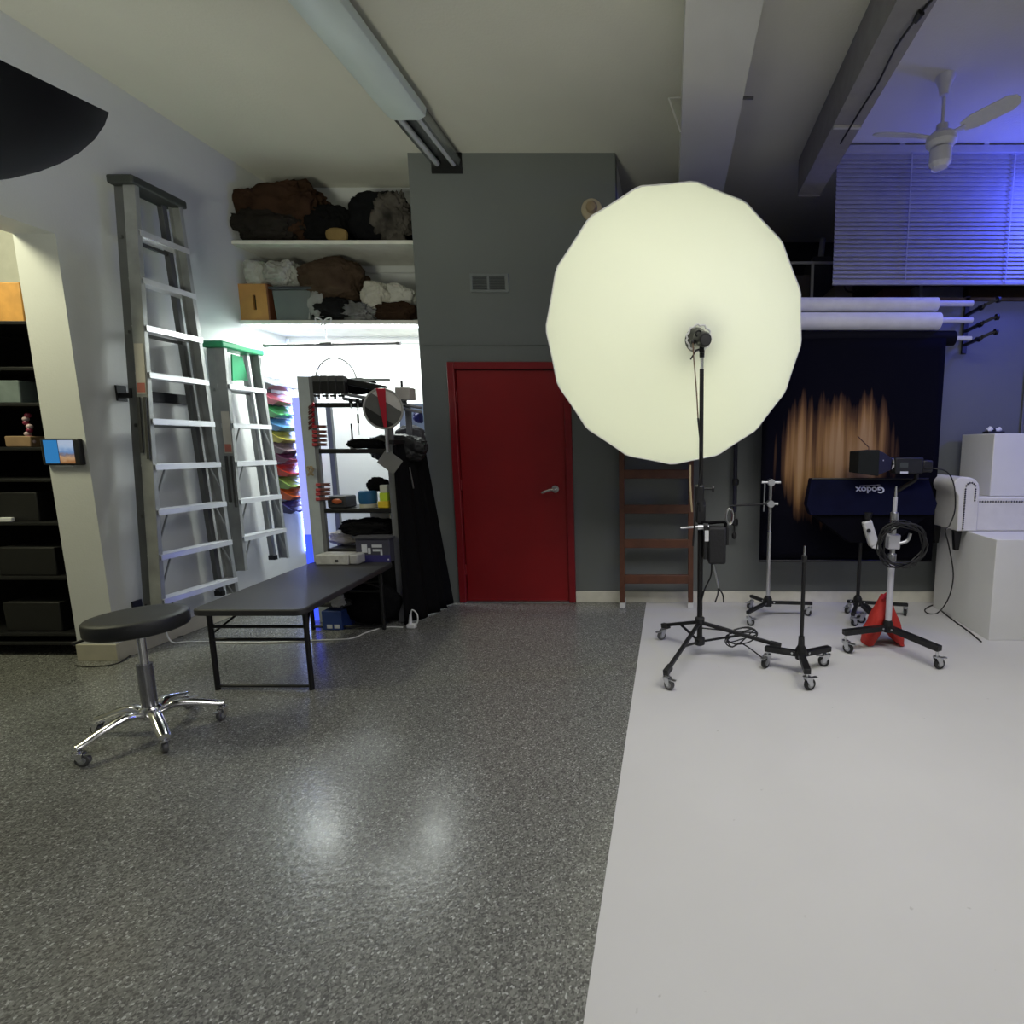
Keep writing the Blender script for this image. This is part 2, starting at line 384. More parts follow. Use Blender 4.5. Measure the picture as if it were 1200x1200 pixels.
# ------------------------------------------------------------------ ladders on the left wall
def ladder(lab, zt, zb, yt, yb, n, capm, front, rear, xf, cap_h, below):
    # yt=(near,far) at the top, yb=(near,far) at the bottom
    t = thing('stepladder', lab, 'ladder', (xf, (yb[0]+yb[1])/2, zb))
    xr = xf-.085; rl = {}
    for k, nm in ((0,'near'),(1,'far')):
        s = 1 if k == 0 else -1
        mb = MB(); p = V((xf, yt[k], zt)); q = V((xf, yb[k], zb))
        mb.beam(p, q, .075, .006, (1,0,0))
        mb.beam(p+V((.035,.012*s,0)), q+V((.035,.012*s,0)), .006, .026, (1,0,0)); mb.beam(p+V((-.035,.012*s,0)), q+V((-.035,.012*s,0)), .006, .026, (1,0,0))
        mb.build('front_rail', front, t, bevel=.0015)
        mb = MB(); p = V((xr, yt[k]+.02*s, zt-.02)); q = V((xr, yb[k]+.03*s, zb+.03))
        mb.beam(p, q, .06, .006, (1,0,0)); mb.beam(p+V((.028,.014*s,0)), q+V((.028,.014*s,0)), .005, .032, (1,0,0))
        mb.build('rear_rail', rear, t, bevel=.001)
        MB().beam(q+V((0,0,.0)), q+V((0,0,-.04)), .06, .03).build('foot', black_rubber, t)
    def yk(z, k): f = (z-zb)/(zt-zb); return yb[k]+(yt[k]-yb[k])*f
    for i in range(n):
        z = zt - (zt-zb-below)*(n-i)/n
        a, b = yk(z,0)+.004, yk(z,1)-.004
        mb = MB(); mb.mm(xf-.045, xf+.050, a, b, z-.004, z+.002)
        for x in (xf-.045, xf+.046): mb.mm(x, x+.004, a, b, z-.034, z)
        for j in range(5): mb.mm(xf-.03+j*.015, xf-.026+j*.015, a, b, z+.002, z+.004)
        mb.build('step', alu_step, t)
        if i % 2 == 0 and i > 0:
            MB().mm(xr-.01, xr+.01, a, b, z-.05, z-.03).build('rear_bar', rear, t)
        if i < 4:
            mb = MB()
            mb.beam((xf+.03, a+.004, z-.20), (xf+.03, a+.085, z-.01), .012, .004)
            mb.build('step_brace', front, t)
            mb = MB(); mb.beam((xf+.03, b-.004, z-.20), (xf+.03, b-.085, z-.01), .012, .004)
            mb.build('step_brace', front, t)
    mb = MB(); mb.mm(xf-.115, xf+.05, yt[0]-.03, yt[1]+.03, zt-cap_h*.5, zt+cap_h*.5)
    mb.build('top_cap', capm, t, bevel=.012)
    z = zb+(zt-zb)*.52
    mb = MB(); y = yk(z,0)
    mb.beam((xf-.020, yk(z-.0,0)-.010, z-.0), (xf-.020, yk(z-.36,0)-.010, z-.36), .018, .008, (1,0,0)); mb.beam((xf+.022, yk(z-.0,0)-.010, z-.0), (xf+.022, yk(z-.40,0)-.010, z-.40), .018, .008, (1,0,0)); mb.build('spreader', mat('spreader_dark', (.09,.09,.085), .4, .5), t)
    mb = MB(); mb.beam((xf+.0, yk(z+.33,0)-.0045, z+.34), (xf, yk(z,0)-.0045, z+.02), .06, .0015)
    mb.build('warning_label', mat('ladder_label', (.62,.58,.50), .6), t)
    mb = MB(); mb.beam((xf+.0, yk(z+.06,0)-.006, z+.09), (xf, yk(z,0)-.006, z+.03), .05, .0015)
    mb.build('warning_label', mat('ladder_label_red', (.50,.16,.12), .6), t)
    return t
XF = -3.42
a1 = atx(152, 222, XF); a2 = atx(207, 243, XF); b1 = atx(182, 706, XF); b2 = atx(274, 692, XF)
L1 = ladder('tall aluminium stepladder folded and hung on the white left wall', 3.05, .24, (a1.y,a2.y), (b1.y,b2.y), 9, mat('dark_cap', (.035,.04,.035), .5), alu, alu_dark, XF, .055, .13)
c1 = atx(257, 410, XF); c2 = atx(300, 418, XF); d1 = atx(282, 668, XF); d2 = atx(334, 650, XF)
L2 = ladder('shorter aluminium stepladder with bright green top cap on left wall', 2.15, .40, (c1.y,c2.y), (d1.y,d2.y), 5, green_m, alu, alu, XF, .05, .27)
g = [atx(272, 415, XF-.02), atx(284, 418, XF-.02), atx(291, 446, XF-.02), atx(273, 446, XF-.02)]
MB().poly(g, (-.012,0,0)).build('pail_shelf', green_m, L2)
for (px, py, lb) in ((141, 461, 'black wall hook beside the middle of the tall ladder'), (160, 712, 'black wall hook at the foot of the tall ladder')):
    q = atx(px, py, XL)
    mb = MB(); mb.mm(XL, XL+.012, q.y-.03, q.y+.03, q.z-.05, q.z+.05); mb.mm(XL, XL+.09, q.y-.02, q.y+.02, q.z-.03, q.z+.0); mb.mm(XL+.08, XL+.09, q.y-.02, q.y+.02, q.z-.0, q.z+.03)
    tag(mb.build('wall_hook', black_metal), lb, 'hook')
q = atx(199, 467, XL+.012)
tag(MB().mm(XL, XL+.03, q.y-.16, q.y+.16, q.z-.035, q.z+.035).build('support_board', black_metal, bevel=.004), 'black mounting board on white wall seen through tall ladder steps', 'board')
# outlet on left wall
q = atx(194, 744, XL+.01)
t = thing('wall_outlet', 'pale outlet box low on the left wall behind the stool', 'outlet', (XL, q.y, q.z-.06))
MB().mm(XL, XL+.02, q.y-.09, q.y+.09, .085, .21).build('cover_plate', mat('pale_plate', (.55,.56,.60), .4), t, bevel=.006)
MB().mm(XL+.02, XL+.024, q.y-.03, q.y+.03, .11, .18).build('socket', mat('plate_socket', (.4,.41,.44), .4), t, bevel=.003)

# tablet on the jamb
y = OY1
a = at(52, 514, y); b = at(101, 545, y)
t = thing('wall_tablet', 'tablet with lit blue and landscape screen mounted on the passage edge', 'tablet', ((a.x+b.x)/2, y, b.z))
MB().mm(a.x, b.x+.005, y-.028, y, b.z, a.z).build('body', black_plastic, t, bevel=.008)
def screen_mat():
    m = bpy.data.materials.new('tablet_screen'); m.use_nodes = True; nt = m.node_tree; b_ = nt.nodes['Principled BSDF']; L = nt.links.new
    tc = nt.nodes.new('ShaderNodeTexCoord'); sx = nt.nodes.new('ShaderNodeSeparateXYZ'); L(tc.outputs['Generated'], sx.inputs[0])
    r = nt.nodes.new('ShaderNodeValToRGB'); r.color_ramp.interpolation = 'CONSTANT'
    r.color_ramp.elements[0].color = (.02,.17,.42,1); r.color_ramp.elements[1].position = .48; r.color_ramp.elements[1].color = (0,0,0,1)
    L(sx.outputs[0], r.inputs['Fac'])
    n = nt.nodes.new('ShaderNodeTexNoise'); n.inputs['Scale'].default_value = 5; L(tc.outputs['Generated'], n.inputs['Vector'])
    ad = nt.nodes.new('ShaderNodeMath'); ad.operation = 'MULTIPLY_ADD'; L(n.outputs['Fac'], ad.inputs[0]); ad.inputs[1].default_value = .35; L(sx.outputs[2], ad.inputs[2])
    r2 = nt.nodes.new('ShaderNodeValToRGB'); e = r2.color_ramp.elements
    e[0].position = .2; e[0].color = (.25,.11,.04,1); e[1].position = 1.1; e[1].color = (.35,.42,.55,1)
    for p_, c_ in ((.42,(.42,.26,.14,1)),(.55,(.16,.13,.14,1)),(.68,(.12,.22,.42,1)),(.9,(.30,.40,.55,1))):
        x = e.new(p_); x.color = c_
    L(ad.outputs[0], r2.inputs['Fac'])
    gt = nt.nodes.new('ShaderNodeMath'); gt.operation = 'GREATER_THAN'; L(sx.outputs[0], gt.inputs[0]); gt.inputs[1].default_value = .5
    mx = nt.nodes.new('ShaderNodeMix'); mx.data_type = 'RGBA'; L(gt.outputs[0], mx.inputs[0]); L(r.outputs['Color'], mx.inputs[6]); L(r2.outputs['Color'], mx.inputs[7])
    b_.inputs['Base Color'].default_value = (.01,.01,.01,1); b_.inputs['Roughness'].default_value = .2
    L(mx.outputs[2], b_.inputs['Emission Color']); b_.inputs['Emission Strength'].default_value = 1.0
    return m
MB().mm(a.x+.025, b.x-.03, y-.0315, y-.0285, b.z+.012, a.z-.01).build('screen', screen_mat(), t)
MB().mm((a.x+b.x)/2-.05, (a.x+b.x)/2+.05, y-.02, y, b.z-.008, b.z-.001).build('bracket', white_plastic, t)

# dark storage rack in the side room
def side_rack():
    y0, y1 = 3.22, 3.62; x0, x1 = -5.05, -3.88
    t = thing('storage_rack', 'tall black storage rack in the side room through the passage', 'rack', ((x0+x1)/2, (y0+y1)/2, 0))
    zs = [.10] + [at(30, py, y0).z for py in (742, 676, 612, 561, 524, 472, 430, 376)]
    for x in (x0+.02, x1-.02):
        for y in (y0+.02, y1-.02): MB().mm(x-.02, x+.02, y-.02, y+.02, 0, zs[-1]).build('post', black_metal, t)
    for z in zs: MB().mm(x0, x1, y0, y1, z-.02, z).build('shelf', black_metal, t, bevel=.002)
    MB().mm(x1-.006, x1, y0+.05, y1-.02, 0, zs[-1]).build('side_panel', black_metal, t)
    MB().mm(x0, x1, y1-.01, y1-.005, 0, zs[-1]).build('back_panel', black_cloth, t)
    # a few things on it
    def B(nm, px, py0, py1, wpx, zi, col, lab, cat, rough=.6, dep=.22):
        a = at(px, py1, y0+.03); b = at(px+wpx, py0, y0+.03)
        z = zs[zi]; h = b.z-a.z
        o = MB().mm(a.x, b.x, y0+.03, y0+.03+dep, z+.001, z+h).build(nm, mat('rk_'+str(col), col, rough, var=.15), bevel=.006)
        return tag(o, lab, cat)
    B('wooden_crate', -20, 326, 373, 41, 8, (.55,.27,.06), 'orange brown crate on top of the black rack in side room', 'crate')
    B('clear_bin', -20, 441, 468, 40, 6, (.16,.20,.20), 'grey translucent bin near eye level on the black rack', 'bin', .3)
    B('cardboard_box', 6, 507, 520, 28, 5, (.28,.18,.10), 'small brown cardboard box on the black rack behind the tablet', 'box')
    B('black_case', 2, 445, 469, 0, 6, (.01,.01,.01), 'x', 'case') if False else None
    B('equipment_case', -14, 575, 609, 55, 3, (.0052,.0052,.0054), 'black equipment case on black rack shelf below the tablet height', 'case')
    B('equipment_case', 0, 640, 673, 62, 2, (.0054,.0054,.0056), 'black equipment case above the bottom pair of shelves on rack', 'case')
    B('equipment_case', 8, 705, 739, 60, 1, (.0056,.0055,.0055), 'lowest black equipment case on the side room rack', 'case')
    # white tags
    q = at(57, 729, y0+.028); q2 = at(66, 733, y0+.028)
    a = at(0, 604, y0); 
    tag(MB().mm(at(-3,604,y0).x, at(12,604,y0).x, y0+.0, y0+.02, zs[3]+.002, zs[3]+.03).build('white_pouch', white_plastic, bevel=.004), 'small white pouch on the shelf edge of the side room rack', 'pouch')
    p0 = at(36, 518, y0+.05); p0.z = zs[5]
    mb = MB(); 
    for i in range(9):
        mb.mi = i % 2; zc = zs[5]+.012+.024*i*.98
        mb.ball((p0.x+.012*math.sin(i*1.7), y0+.05, zc), .016, n=10)
    tag(mb.build('candy_bottle', [mat('dark_pink', (.25,.02,.06), .4), mat('pale_pink', (.6,.45,.48), .4)]), 'red and white beaded bottle beside small cardboard box on rack', 'bottle')
side_rack()
for (x, y, w_, zz) in ((57, 729, 12, 0), (60, 739, 12, 0), (44, 742, 12, 0)): pass

# ------------------------------------------------------------------ alcove shelves and bundles
ZU, ZLO = 3.06, 2.43
for z, lb in ((ZU, 'upper white shelf board across the alcove holding dark fabric bundles'), (ZLO, 'lower white shelf board across the alcove above the lit area')):
    t = thing('wall_shelf', lb, 'shelf', (-2.85, 4.68, z-.02))
    MB().mm(XL, -2.1, 4.42, 4.95, z-.03, z).build('board', mat('shelf_paint', (.68,.67,.60), .6), t, bevel=.002)
    MB().mm(XL, -2.1, 4.93, 4.95, z-.09, z-.03).build('cleat', white_wall, t)
def blob(name, px0, py0, px1, py1, Y, dep, m, lab, seed, zbase=None, rough=.22, freq=4.0, cat='fabric bundle', group=None, flat=1.0):
    a = at(px0, py1, Y); b = at(px1, py0, Y)
    zb = a.z if zbase is None else zbase
    c = V(((a.x+b.x)/2, Y+dep*.2, (zb+b.z)/2)); s = V(((b.x-a.x)/2, dep/2, (b.z-zb)/2))
    bm = bmesh.new(); bmesh.ops.create_icosphere(bm, subdivisions=5, radius=1)
    off = V((seed*3.7, seed*1.3, seed*2.1))
    for v in bm.verts:
        d = v.co.normalized()
        n1 = noise.noise(d*freq*.45+off); n2 = 1-abs(noise.noise(d*freq+off*2))*2; n3 = 1-abs(noise.noise(d*freq*2.3+off))*2
        n4 = 1-abs(noise.noise(d*freq*4.6+off*3+V((n1,n2,n1))))*2
        r = 1 + rough*(n1*1.3 + .60*(n2-.6) + .42*(n3-.6) + .20*(n4-.6))
        d2 = V((math.copysign(abs(d.x)**.8, d.x), math.copysign(abs(d.y)**.8, d.y), math.copysign(abs(d.z)**.8, d.z)))
        q = d2*r*.93
        q = V((q.x*s.x, q.y*s.y, q.z*s.z)) + c
        q.z = max(q.z, zb+.001); q.x = max(q.x, XL+.01) if Y > 4.3 else q.x
        q.y = min(q.y, 4.93)
        if Y > 4.3: q.x = min(q.x, -2.11)
        v.co = q
    mb = MB(); mb.bm.free(); mb.bm = bm
    return tag(mb.build(name, m, sharp=80), lab, cat, group)
def cloth(n, col, v=.25): return mat(n, col, .95, var=v, scale=7, bump=.6, bscale=18, sheen=0)
blob('fabric_bundle', 278, 207, 376, 278, 4.52, .38, cloth('rust_brown_cloth', (.036,.019,.011)), 'large rusty brown fabric bundle on upper alcove shelf at left', 1, ZU+.0)
blob('fabric_bundle', 272, 243, 352, 287, 4.46, .26, cloth('dark_grey_brown_cloth', (.020,.017,.014)), 'crumpled dark grey brown cloth spilling over upper shelf edge', 2, ZU)
blob('fabric_bundle', 352, 238, 412, 281, 4.55, .3, cloth('black_shelf_cloth', (.006,.006,.006)), 'black cloth bundle in the middle of the upper shelf', 3, ZU)
blob('duffel_bag', 406, 219, 482, 281, 4.60, .34, mat('black_bag_cloth', (.006,.006,.007), .8, bump=.4, bscale=20), 'black duffel bag at right end of the upper shelf', 4, ZU, rough=.1, cat='bag')
blob('fur_throw', 438, 224, 478, 274, 4.47, .12, cloth('grey_fur', (.065,.058,.05), .7), 'mottled grey fur throw hanging over the black duffel bag', 5, ZU, rough=.3, freq=7, cat='throw')
blob('rolled_mat', 380, 266, 407, 278, 4.455, .05, cloth('tan_mat', (.22,.15,.06)), 'small tan roll lying before the black bundle on upper shelf', 6, ZU, rough=.05, cat='roll')
# lower shelf
a = at(279, 374, 4.45); b = at(310, 333, 4.45); zt_ = b.z
t = thing('apple_box', 'light wooden apple box with slot handle at left on lower shelf', 'box', ((a.x+b.x)/2, 4.6, ZLO))
xa, xb = a.x+.03, b.x+.015
mb = MB(); cx = (xa+xb)/2; cz = (ZLO+zt_)/2
mb.mm(xa, xb, 4.44, 4.46, ZLO+.001, cz-.06); mb.mm(xa, xb, 4.44, 4.46, cz+.06, zt_); mb.mm(xa, cx-.0, 4.44, 4.46, cz-.06, cz+.06); mb.mm(cx+.025, xb, 4.44, 4.46, cz-.06, cz+.06)
mb.build('front_panel', wood_box, t)
MB().mm(xb, xb+.015, 4.44, 4.85, ZLO+.001, zt_).build('side_panel', wood_side, t)
MB().mm(xa-.015, xa, 4.44, 4.85, ZLO+.001, zt_).build('side_panel', wood_side, t)
MB().mm(xa, xb, 4.46, 4.85, zt_-.015, zt_).build('top', wood_box, t)
MB().mm(xa, xb, 4.465, 4.47, ZLO+.01, zt_-.016).build('inside', vent_dark, t)  # dark sheet coloured as the shade seen through the slot
a = at(321, 374, 4.45); b = at(364, 336, 4.45)
t = thing('storage_tub', 'frosted plastic storage tub beside the wooden box on lower shelf', 'tub', ((a.x+b.x)/2, 4.6, ZLO))
MB().poly([V((a.x+.02,4.45,ZLO+.002)), V((b.x-.03,4.45,ZLO+.002)), V((b.x,4.45,b.z-.02)), V((a.x,4.45,b.z-.02))], (0,.40,0)).build('tub', clear_tub, t, bevel=.012)
MB().mm(a.x-.015, b.x+.015, 4.435, 4.865, b.z-.022, b.z).build('lid', mat('tub_lid', (.045,.05,.055), .4), t, bevel=.006)
zl = b.z
blob('fabric_bundle', 286, 302, 312, 333, 4.50, .22, cloth('white_cloth_a', (.42,.42,.38), .08), 'off-white folded cloth on the wooden box, nearest left wall', 7, zl+.0, rough=.15)
blob('fabric_bundle', 310, 303, 348, 333, 4.50, .22, cloth('white_cloth_b', (.36,.36,.33), .12), 'greyish white rolled cloth on the frosted tub lid', 8, zl+.0, rough=.25)
blob('fabric_bundle', 349, 299, 426, 352, 4.52, .32, cloth('brown_cloth_c', (.062,.041,.027)), 'big brown muslin bundle in the middle of lower shelf', 9, ZLO+.12, rough=.16)
blob('fabric_bundle', 424, 328, 456, 362, 4.50, .24, cloth('cream_cloth', (.48,.46,.40), .06), 'cream crumpled cloth right of the brown muslin bundle', 10, ZLO+.07, rough=.2)
blob('fabric_bundle', 446, 332, 486, 364, 4.56, .24, cloth('white_cloth_d', (.55,.54,.49), .06), 'white crumpled cloth at the right end of the lower shelf', 11, ZLO+.07, rough=.2)
blob('fabric_bundle', 366, 348, 420, 376, 4.47, .2, cloth('black_cloth_e', (.012,.012,.012)), 'black cloth beneath the brown muslin on lower shelf', 12, ZLO, rough=.2)
blob('fabric_bundle', 398, 354, 440, 375, 4.455, .14, cloth('grey_fluff', (.17,.17,.165), .5), 'grey fluffy cloth at the front middle of the lower shelf', 13, ZLO, rough=.35, freq=8)
blob('fabric_bundle', 436, 352, 487, 376, 4.47, .2, cloth('dark_brown_f', (.035,.02,.012)), 'dark brown cloth under the white cloth on lower shelf', 14, ZLO, rough=.2)
blob('fabric_scrap', 362, 340, 378, 366, 4.445, .04, cloth('pale_scrap', (.30,.30,.29), .3), 'pale cloth scrap between frosted tub and brown bundle', 15, ZLO+.03, rough=.3, cat='cloth')
# white bow of cord under the shelf and the round hanging bar
q = at(379, 377, 4.41)
mb = MB()
for s in (-1, 1):
    mb.tube(crom([q, q+V((s*.03,0,.025)), q+V((s*.065,0,.03)), q+V((s*.05,0,-.01)), q]), .006, 8)
    mb.tube(crom([q, q+V((s*.02,0,-.03)), q+V((s*.03,-.01,-.05))]), .005, 8)
mb.tube(crom([q, at(382, 388, 4.41), at(382, 402, 4.41)]), .003, 8)
tag(mb.build('cord_bow', cable_w), 'white cord bow tied at the lower shelf edge', 'cord')
a = at(309, 405, 4.41); b = at(469, 402, 4.41); c_ = at(383, 403, 4.41)
t = thing('hanging_bar', 'thin grey round bar hung on cord below the lower shelf', 'bar', c_)
mb = MB(); mb.cyl(a, b, .011, n=12); mb.build('rod', mat('bar_grey', (.30,.28,.29), .5, .3), t)
mb = MB(); mb.cyl(a, a+V((.03,0,0)), .015); mb.cyl(b-V((.03,0,0)), b, .015); mb.build('end_cap', mat('bar_cap', (.2,.19,.19), .5), t)
MB().cyl(c_-V((.05,0,0)), c_+V((.05,0,0)), .018).build('clamp', mat('bar_cap', (.2,.19,.19), .5), t)
# LED strips (lamps)
led = mat('led_strip_white', (.9,.95,1), .4, emit=(.88,.95,1.0), estr=22)
t = thing('led_strip', 'bright white LED strip under the lower shelf lighting the alcove', 'LED strip', (-2.85, 4.5, ZLO-.05))
MB().mm(XL+.05, -2.15, 4.48, 4.50, ZLO-.045, ZLO-.031).build('strip', led, t)
t = thing('led_strip', 'vertical LED strip of bluish dots in the corner beside coloured gels', 'LED strip', (XL+.02, 4.93, .5))
MB().mm(XL+.003, XL+.030, 4.925, 4.95, .0, 2.38).build('backing', mat('led_backing', (.7,.75,.9), .4), t)
ledb = mat('led_dot_blue', (.5,.6,1), .4, emit=(.30,.42,1.0), estr=16)
mb = MB()
for i in range(76): mb.mm(XL+.006, XL+.026, 4.917, 4.925, .36+i*.026, .372+i*.026)
mb.build('diode', ledb, t)

# coloured gel packs on the alcove's left wall
cols = [('grey', (.11,.12,.13)), ('pink', (.60,.14,.20)), ('green', (.08,.42,.14)), ('blue', (.12,.32,.62)), ('yellow', (.62,.55,.10)),
        ('mauve', (.28,.20,.24)), ('plum', (.20,.05,.12)), ('red', (.75,.04,.02)), ('lime', (.34,.52,.12)), ('orange', (.85,.14,.03)), ('navy', (.03,.03,.20))]
ys = [447, 466, 481, 497, 511, 524, 535, 551, 566, 579, 595]
xs_ = [314, 320, 322, 325, 328, 330, 333, 336, 338, 340, 342]
rk = thing('gel_rack', 'thin dark wall rack holding the coloured gel packs', 'rack', (XL, 4.55, 1.0))
MB().mm(XL+.001, XL+.01, 4.62, 4.67, .98, 1.97).build('rail', black_metal, rk)
for i, ((nm, col), py) in enumerate(zip(cols, ys)):
    X = XL+.05; q = atx(xs_[i]-4, py, XL+.09); zc = q.z
    y0 = q.y; L_ = .30
    m = mat('gel_'+nm, col, .25, var=.3, scale=18, bump=.5, bscale=14)
    t = thing('gel_pack', f'{nm} plastic gel pack, ' + ['topmost in the wall rack', 'second from top in the wall rack', 'below the pink pack', 'below the green pack', 'curling out below the blue pack', 'below the yellow pack', 'above the red pack', 'above the lime pack', 'between the red and orange packs', 'above the navy pack', 'lowest in the wall rack'][i], 'gel pack', (X, y0+.15, zc-.05), 'coloured gel packs on the alcove wall')
    sd = i*2.3
    def top(u, v):  # flap curling outwards
        x = XL+.012 + v*.17; z = zc + .055 - .085*v - .02*math.sin(v*3) + .005*math.sin(u*5+sd)*v + .004*noise.noise(V((u*6, v*4, sd)))*2
        return V((x + .006*math.sin(u*5+sd)*v, y0-.0+u*L_, z))
    MB().grid(top, 14, 8).build('flap', m, t, solid=.004)
    MB().poly([V((XL+.011,y0+.01,zc-.045)), V((XL+.10,y0+.01,zc-.060)), V((XL+.16,y0+.01,zc-.028)), V((XL+.02,y0+.01,zc+.028))], (0,L_-.03,0)).build('sleeve', mat('gel_sleeve_'+nm, tuple(x*.45 for x in col), .3, var=.3), t)

# ------------------------------------------------------------------ grip rack at the end of the table
YR = 3.88
UX0, UX1 = -2.78, -2.10
def gz(py): return at(400, py, YR).z
rack = thing('grip_rack', 'open grey metal grip rack standing at far end of black table', 'rack', ((UX0+UX1)/2, YR+.15, 0))
zsh = {'top': gz(472), 'mid': gz(526), 'low': gz(596), 'bot': gz(643)}
MB().mm(UX0, UX0+.085, YR, YR+.03, 0, gz(441)).build('post', mat('pale_post', (.55,.60,.62), .4, .2), rack, bevel=.003)
MB().mm(UX0+.085, UX0+.115, YR, YR+.03, 0, gz(441)).build('post', metal_grey, rack, bevel=.003)
MB().mm(UX1-.05, UX1, YR, YR+.03, 0, gz(470)).build('post', metal_grey, rack, bevel=.003)
MB().mm(UX1-.04, UX1, YR+.29, YR+.32, 0, gz(470)).build('post', metal_grey, rack, bevel=.003)
MB().mm(UX0, UX0+.04, YR+.29, YR+.32, 0, gz(470)).build('post', metal_grey, rack, bevel=.003)
for k in ('top','mid','low','bot'):
    x1 = UX1-.05 if k != 'top' else UX1
    mb = MB(); mb.mm(UX0+.115, x1, YR, YR+.29, zsh[k]-.012, zsh[k]); mb.mm(UX0+.115, x1, YR-.001, YR+.006, zsh[k]-.035, zsh[k]-.010)
    mb.build('shelf', black_metal, rack, bevel=.002)
MB().mm(UX0+.10, UX1, YR+.02, YR+.03, gz(443)-.02, gz(443)).build('top_rail', mat('pale_post', (.55,.60,.62), .4, .2), rack)

# spring clamps with red tips on the left post
def spring_clamp(p, d, lab, grp, s=1.0):
    t = thing('spring_clamp', lab, 'clamp', p, grp)
    side = V((0,0,1))
    for k in (-1, 1):
        MB().tube([p+V((0,0,k*.004)), p+d*.05+V((0,-.005,k*.012*s)), p+d*.075+V((0,-.005,k*.006))], [.007,.007,.004], 8).build('jaw', mat('dark_red_jaw', (.10,.008,.01), .5), t)
        MB().tube([p+V((0,0,k*.004)), p-d*.035+V((0,0,k*.013*s))], [.006,.008], 8).build('handle_tip', red_strap, t)
    return t
base = at(365, 500, YR)
i = 0
for py in (475, 481, 487, 493, 499): 
    p = at(366, py, YR-.008); spring_clamp(p, V((-.35,0,-.3)), 'red-tipped spring clamp in the tight cluster high on rack post', 'upper cluster of spring clamps', .5)
for py in (500, 506, 511, 516, 521):
    p = at(372, py, YR-.008); spring_clamp(p, V((1,0,0)), 'red-handled spring clamp gripping rack post just above middle shelf', 'middle row of spring clamps', .4)
for py in (568, 574, 579, 585):
    p = at(376, py, YR-.008); spring_clamp(p, V((1,0,.05)), 'red-handled spring clamp gripping rack post above the low shelf', 'lower row of spring clamps', .4)
t = thing('cord_tangle', 'small tan cord tangle hanging on the rack post', 'cord', at(365, 552, YR-.02))
q = at(364, 552, YR-.02)
MB().tube(crom([q+V((.02*math.cos(k*1.9), -.01*math.sin(k), .035*math.sin(k*1.3))) for k in range(12)]), .005, 6).build('cord', tan_m, t)
blob('tool_roll', 398, 442, 440, 462, YR+.10, .12, black_cloth, 'black rolled tool pouch lying on top of the rack', 51, None, rough=.12, cat='tool roll')
t = thing('led_strip', 'glowing blue strip standing beside the left post of the rack', 'LED strip', (UX0-.045, YR+.04, .0))  # added emissive strip, deep blue below and paler above
MB().mm(UX0-.075, UX0-.012, YR+.03, YR+.05, .005, .70).build('lower_glow', mat('glow_deep_blue', (.1,.1,.5), .4, emit=(.03,.07,1.0), estr=1.6), t)
MB().mm(UX0-.075, UX0-.012, YR+.03, YR+.05, .70, 1.75).build('upper_glow', mat('glow_pale_blue', (.3,.3,.6), .4, emit=(.33,.38,1.0), estr=.95), t)
# super clamps on top rail
g0 = 'large grip clamps on the rack top rail'
for k in range(4):
    p = at(372+k*9.5, 444, YR-.01)
    t = thing('super_clamp', 'grey and black grip clamp in the row on top of the rack', 'clamp', p, g0)
    MB().box(p+V((0,.0,0)), (.056,.05,.045)).build('jaw', mat('clamp_grey', (.13,.13,.13), .4, .5), t, bevel=.006)
    MB().box(p+V((0,0,-.065)), (.060,.045,.09)).build('body', black_metal, t, bevel=.008)
    MB().cyl(p+V((0,0,-.08)), p+V((0,0,-.15)), .009).build('screw', steel, t)
    MB().cyl(p+V((-.02,-.02,-.125)), p+V((.02,-.02,-.125)), .008).build('handle', black_metal, t)
t = thing('articulated_arm', 'dark articulated grip arm lying along top of the rack', 'grip arm', at(425, 452, YR+.02))
MB().beam(at(402, 446, YR+.04), at(452, 456, YR+.04), .05, .045).build('arm', black_metal, t, bevel=.01)
MB().cyl(at(402, 450, YR+.02), at(402, 462, YR+.02), .022).build('knuckle', black_plastic, t)
for (xa, ya, xb, yb, lb) in ((400, 461, 494, 478, 'dark pole lying on the rack top, upper of the two'), (402, 467, 494, 483, 'dark pole lying on the rack top, lower of the two')):
    a = at(xa, ya, YR-.01); b = at(xb, yb, YR+.30)
    tag(MB().cyl(a, b, .012).build('grip_pole', metal_grey), lb, 'pole')
for k, px in enumerate((411, 419, 426)):
    p = at(px, 470, YR-.03)
    t = thing('pipe_clamp', 'small black pipe clamp hanging below the rack top poles', 'clamp', p, 'small clamps hanging from the rack poles')
    MB().box(p, (.022,.02,.035)).build('jaw', black_metal, t, bevel=.004)
    MB().cyl(p+V((0,0,-.015)), p+V((0,0,-.055)), .004).build('screw', steel, t)
q = at(394, 448, YR+.03)
R_ = .155
tag(MB().tube([q+V((R_*math.cos(a_), 0, R_*1.15*math.sin(a_))) for a_ in [k*PI/20 for k in range(21)]], .0045, 6).build('wire_hoop', mat('bar_grey', (.30,.28,.29), .5, .3)), 'thin wire hoop arching above the grip rack', 'wire')
a = at(466, 462, YR+.1); tag(MB().mm(a.x, a.x+.11, YR+.06, YR+.16, zsh['top']+.03, zsh['top']+.12).build('small_box', mat('pale_box', (.5,.47,.44), .6), bevel=.004), 'pale little box on top of the rack behind the grey disc', 'box')
p = at(486, 466, YR+.25); p = V((UX1-.03, YR+.25, zsh['top']+.002))
t = thing('spray_bottle', 'dark spray bottle standing at the right end of rack top', 'bottle', p)
MB().lathe([(.001,0),(.028,0),(.03,.01),(.03,.11),(.02,.125),(.012,.13)], p, n=20).build('bottle', mat('dark_grey_bottle', (.05,.055,.055), .4), t)
MB().cyl(p+V((0,0,.13)), p+V((0,0,.19)), .009).build('nozzle', black_plastic, t)

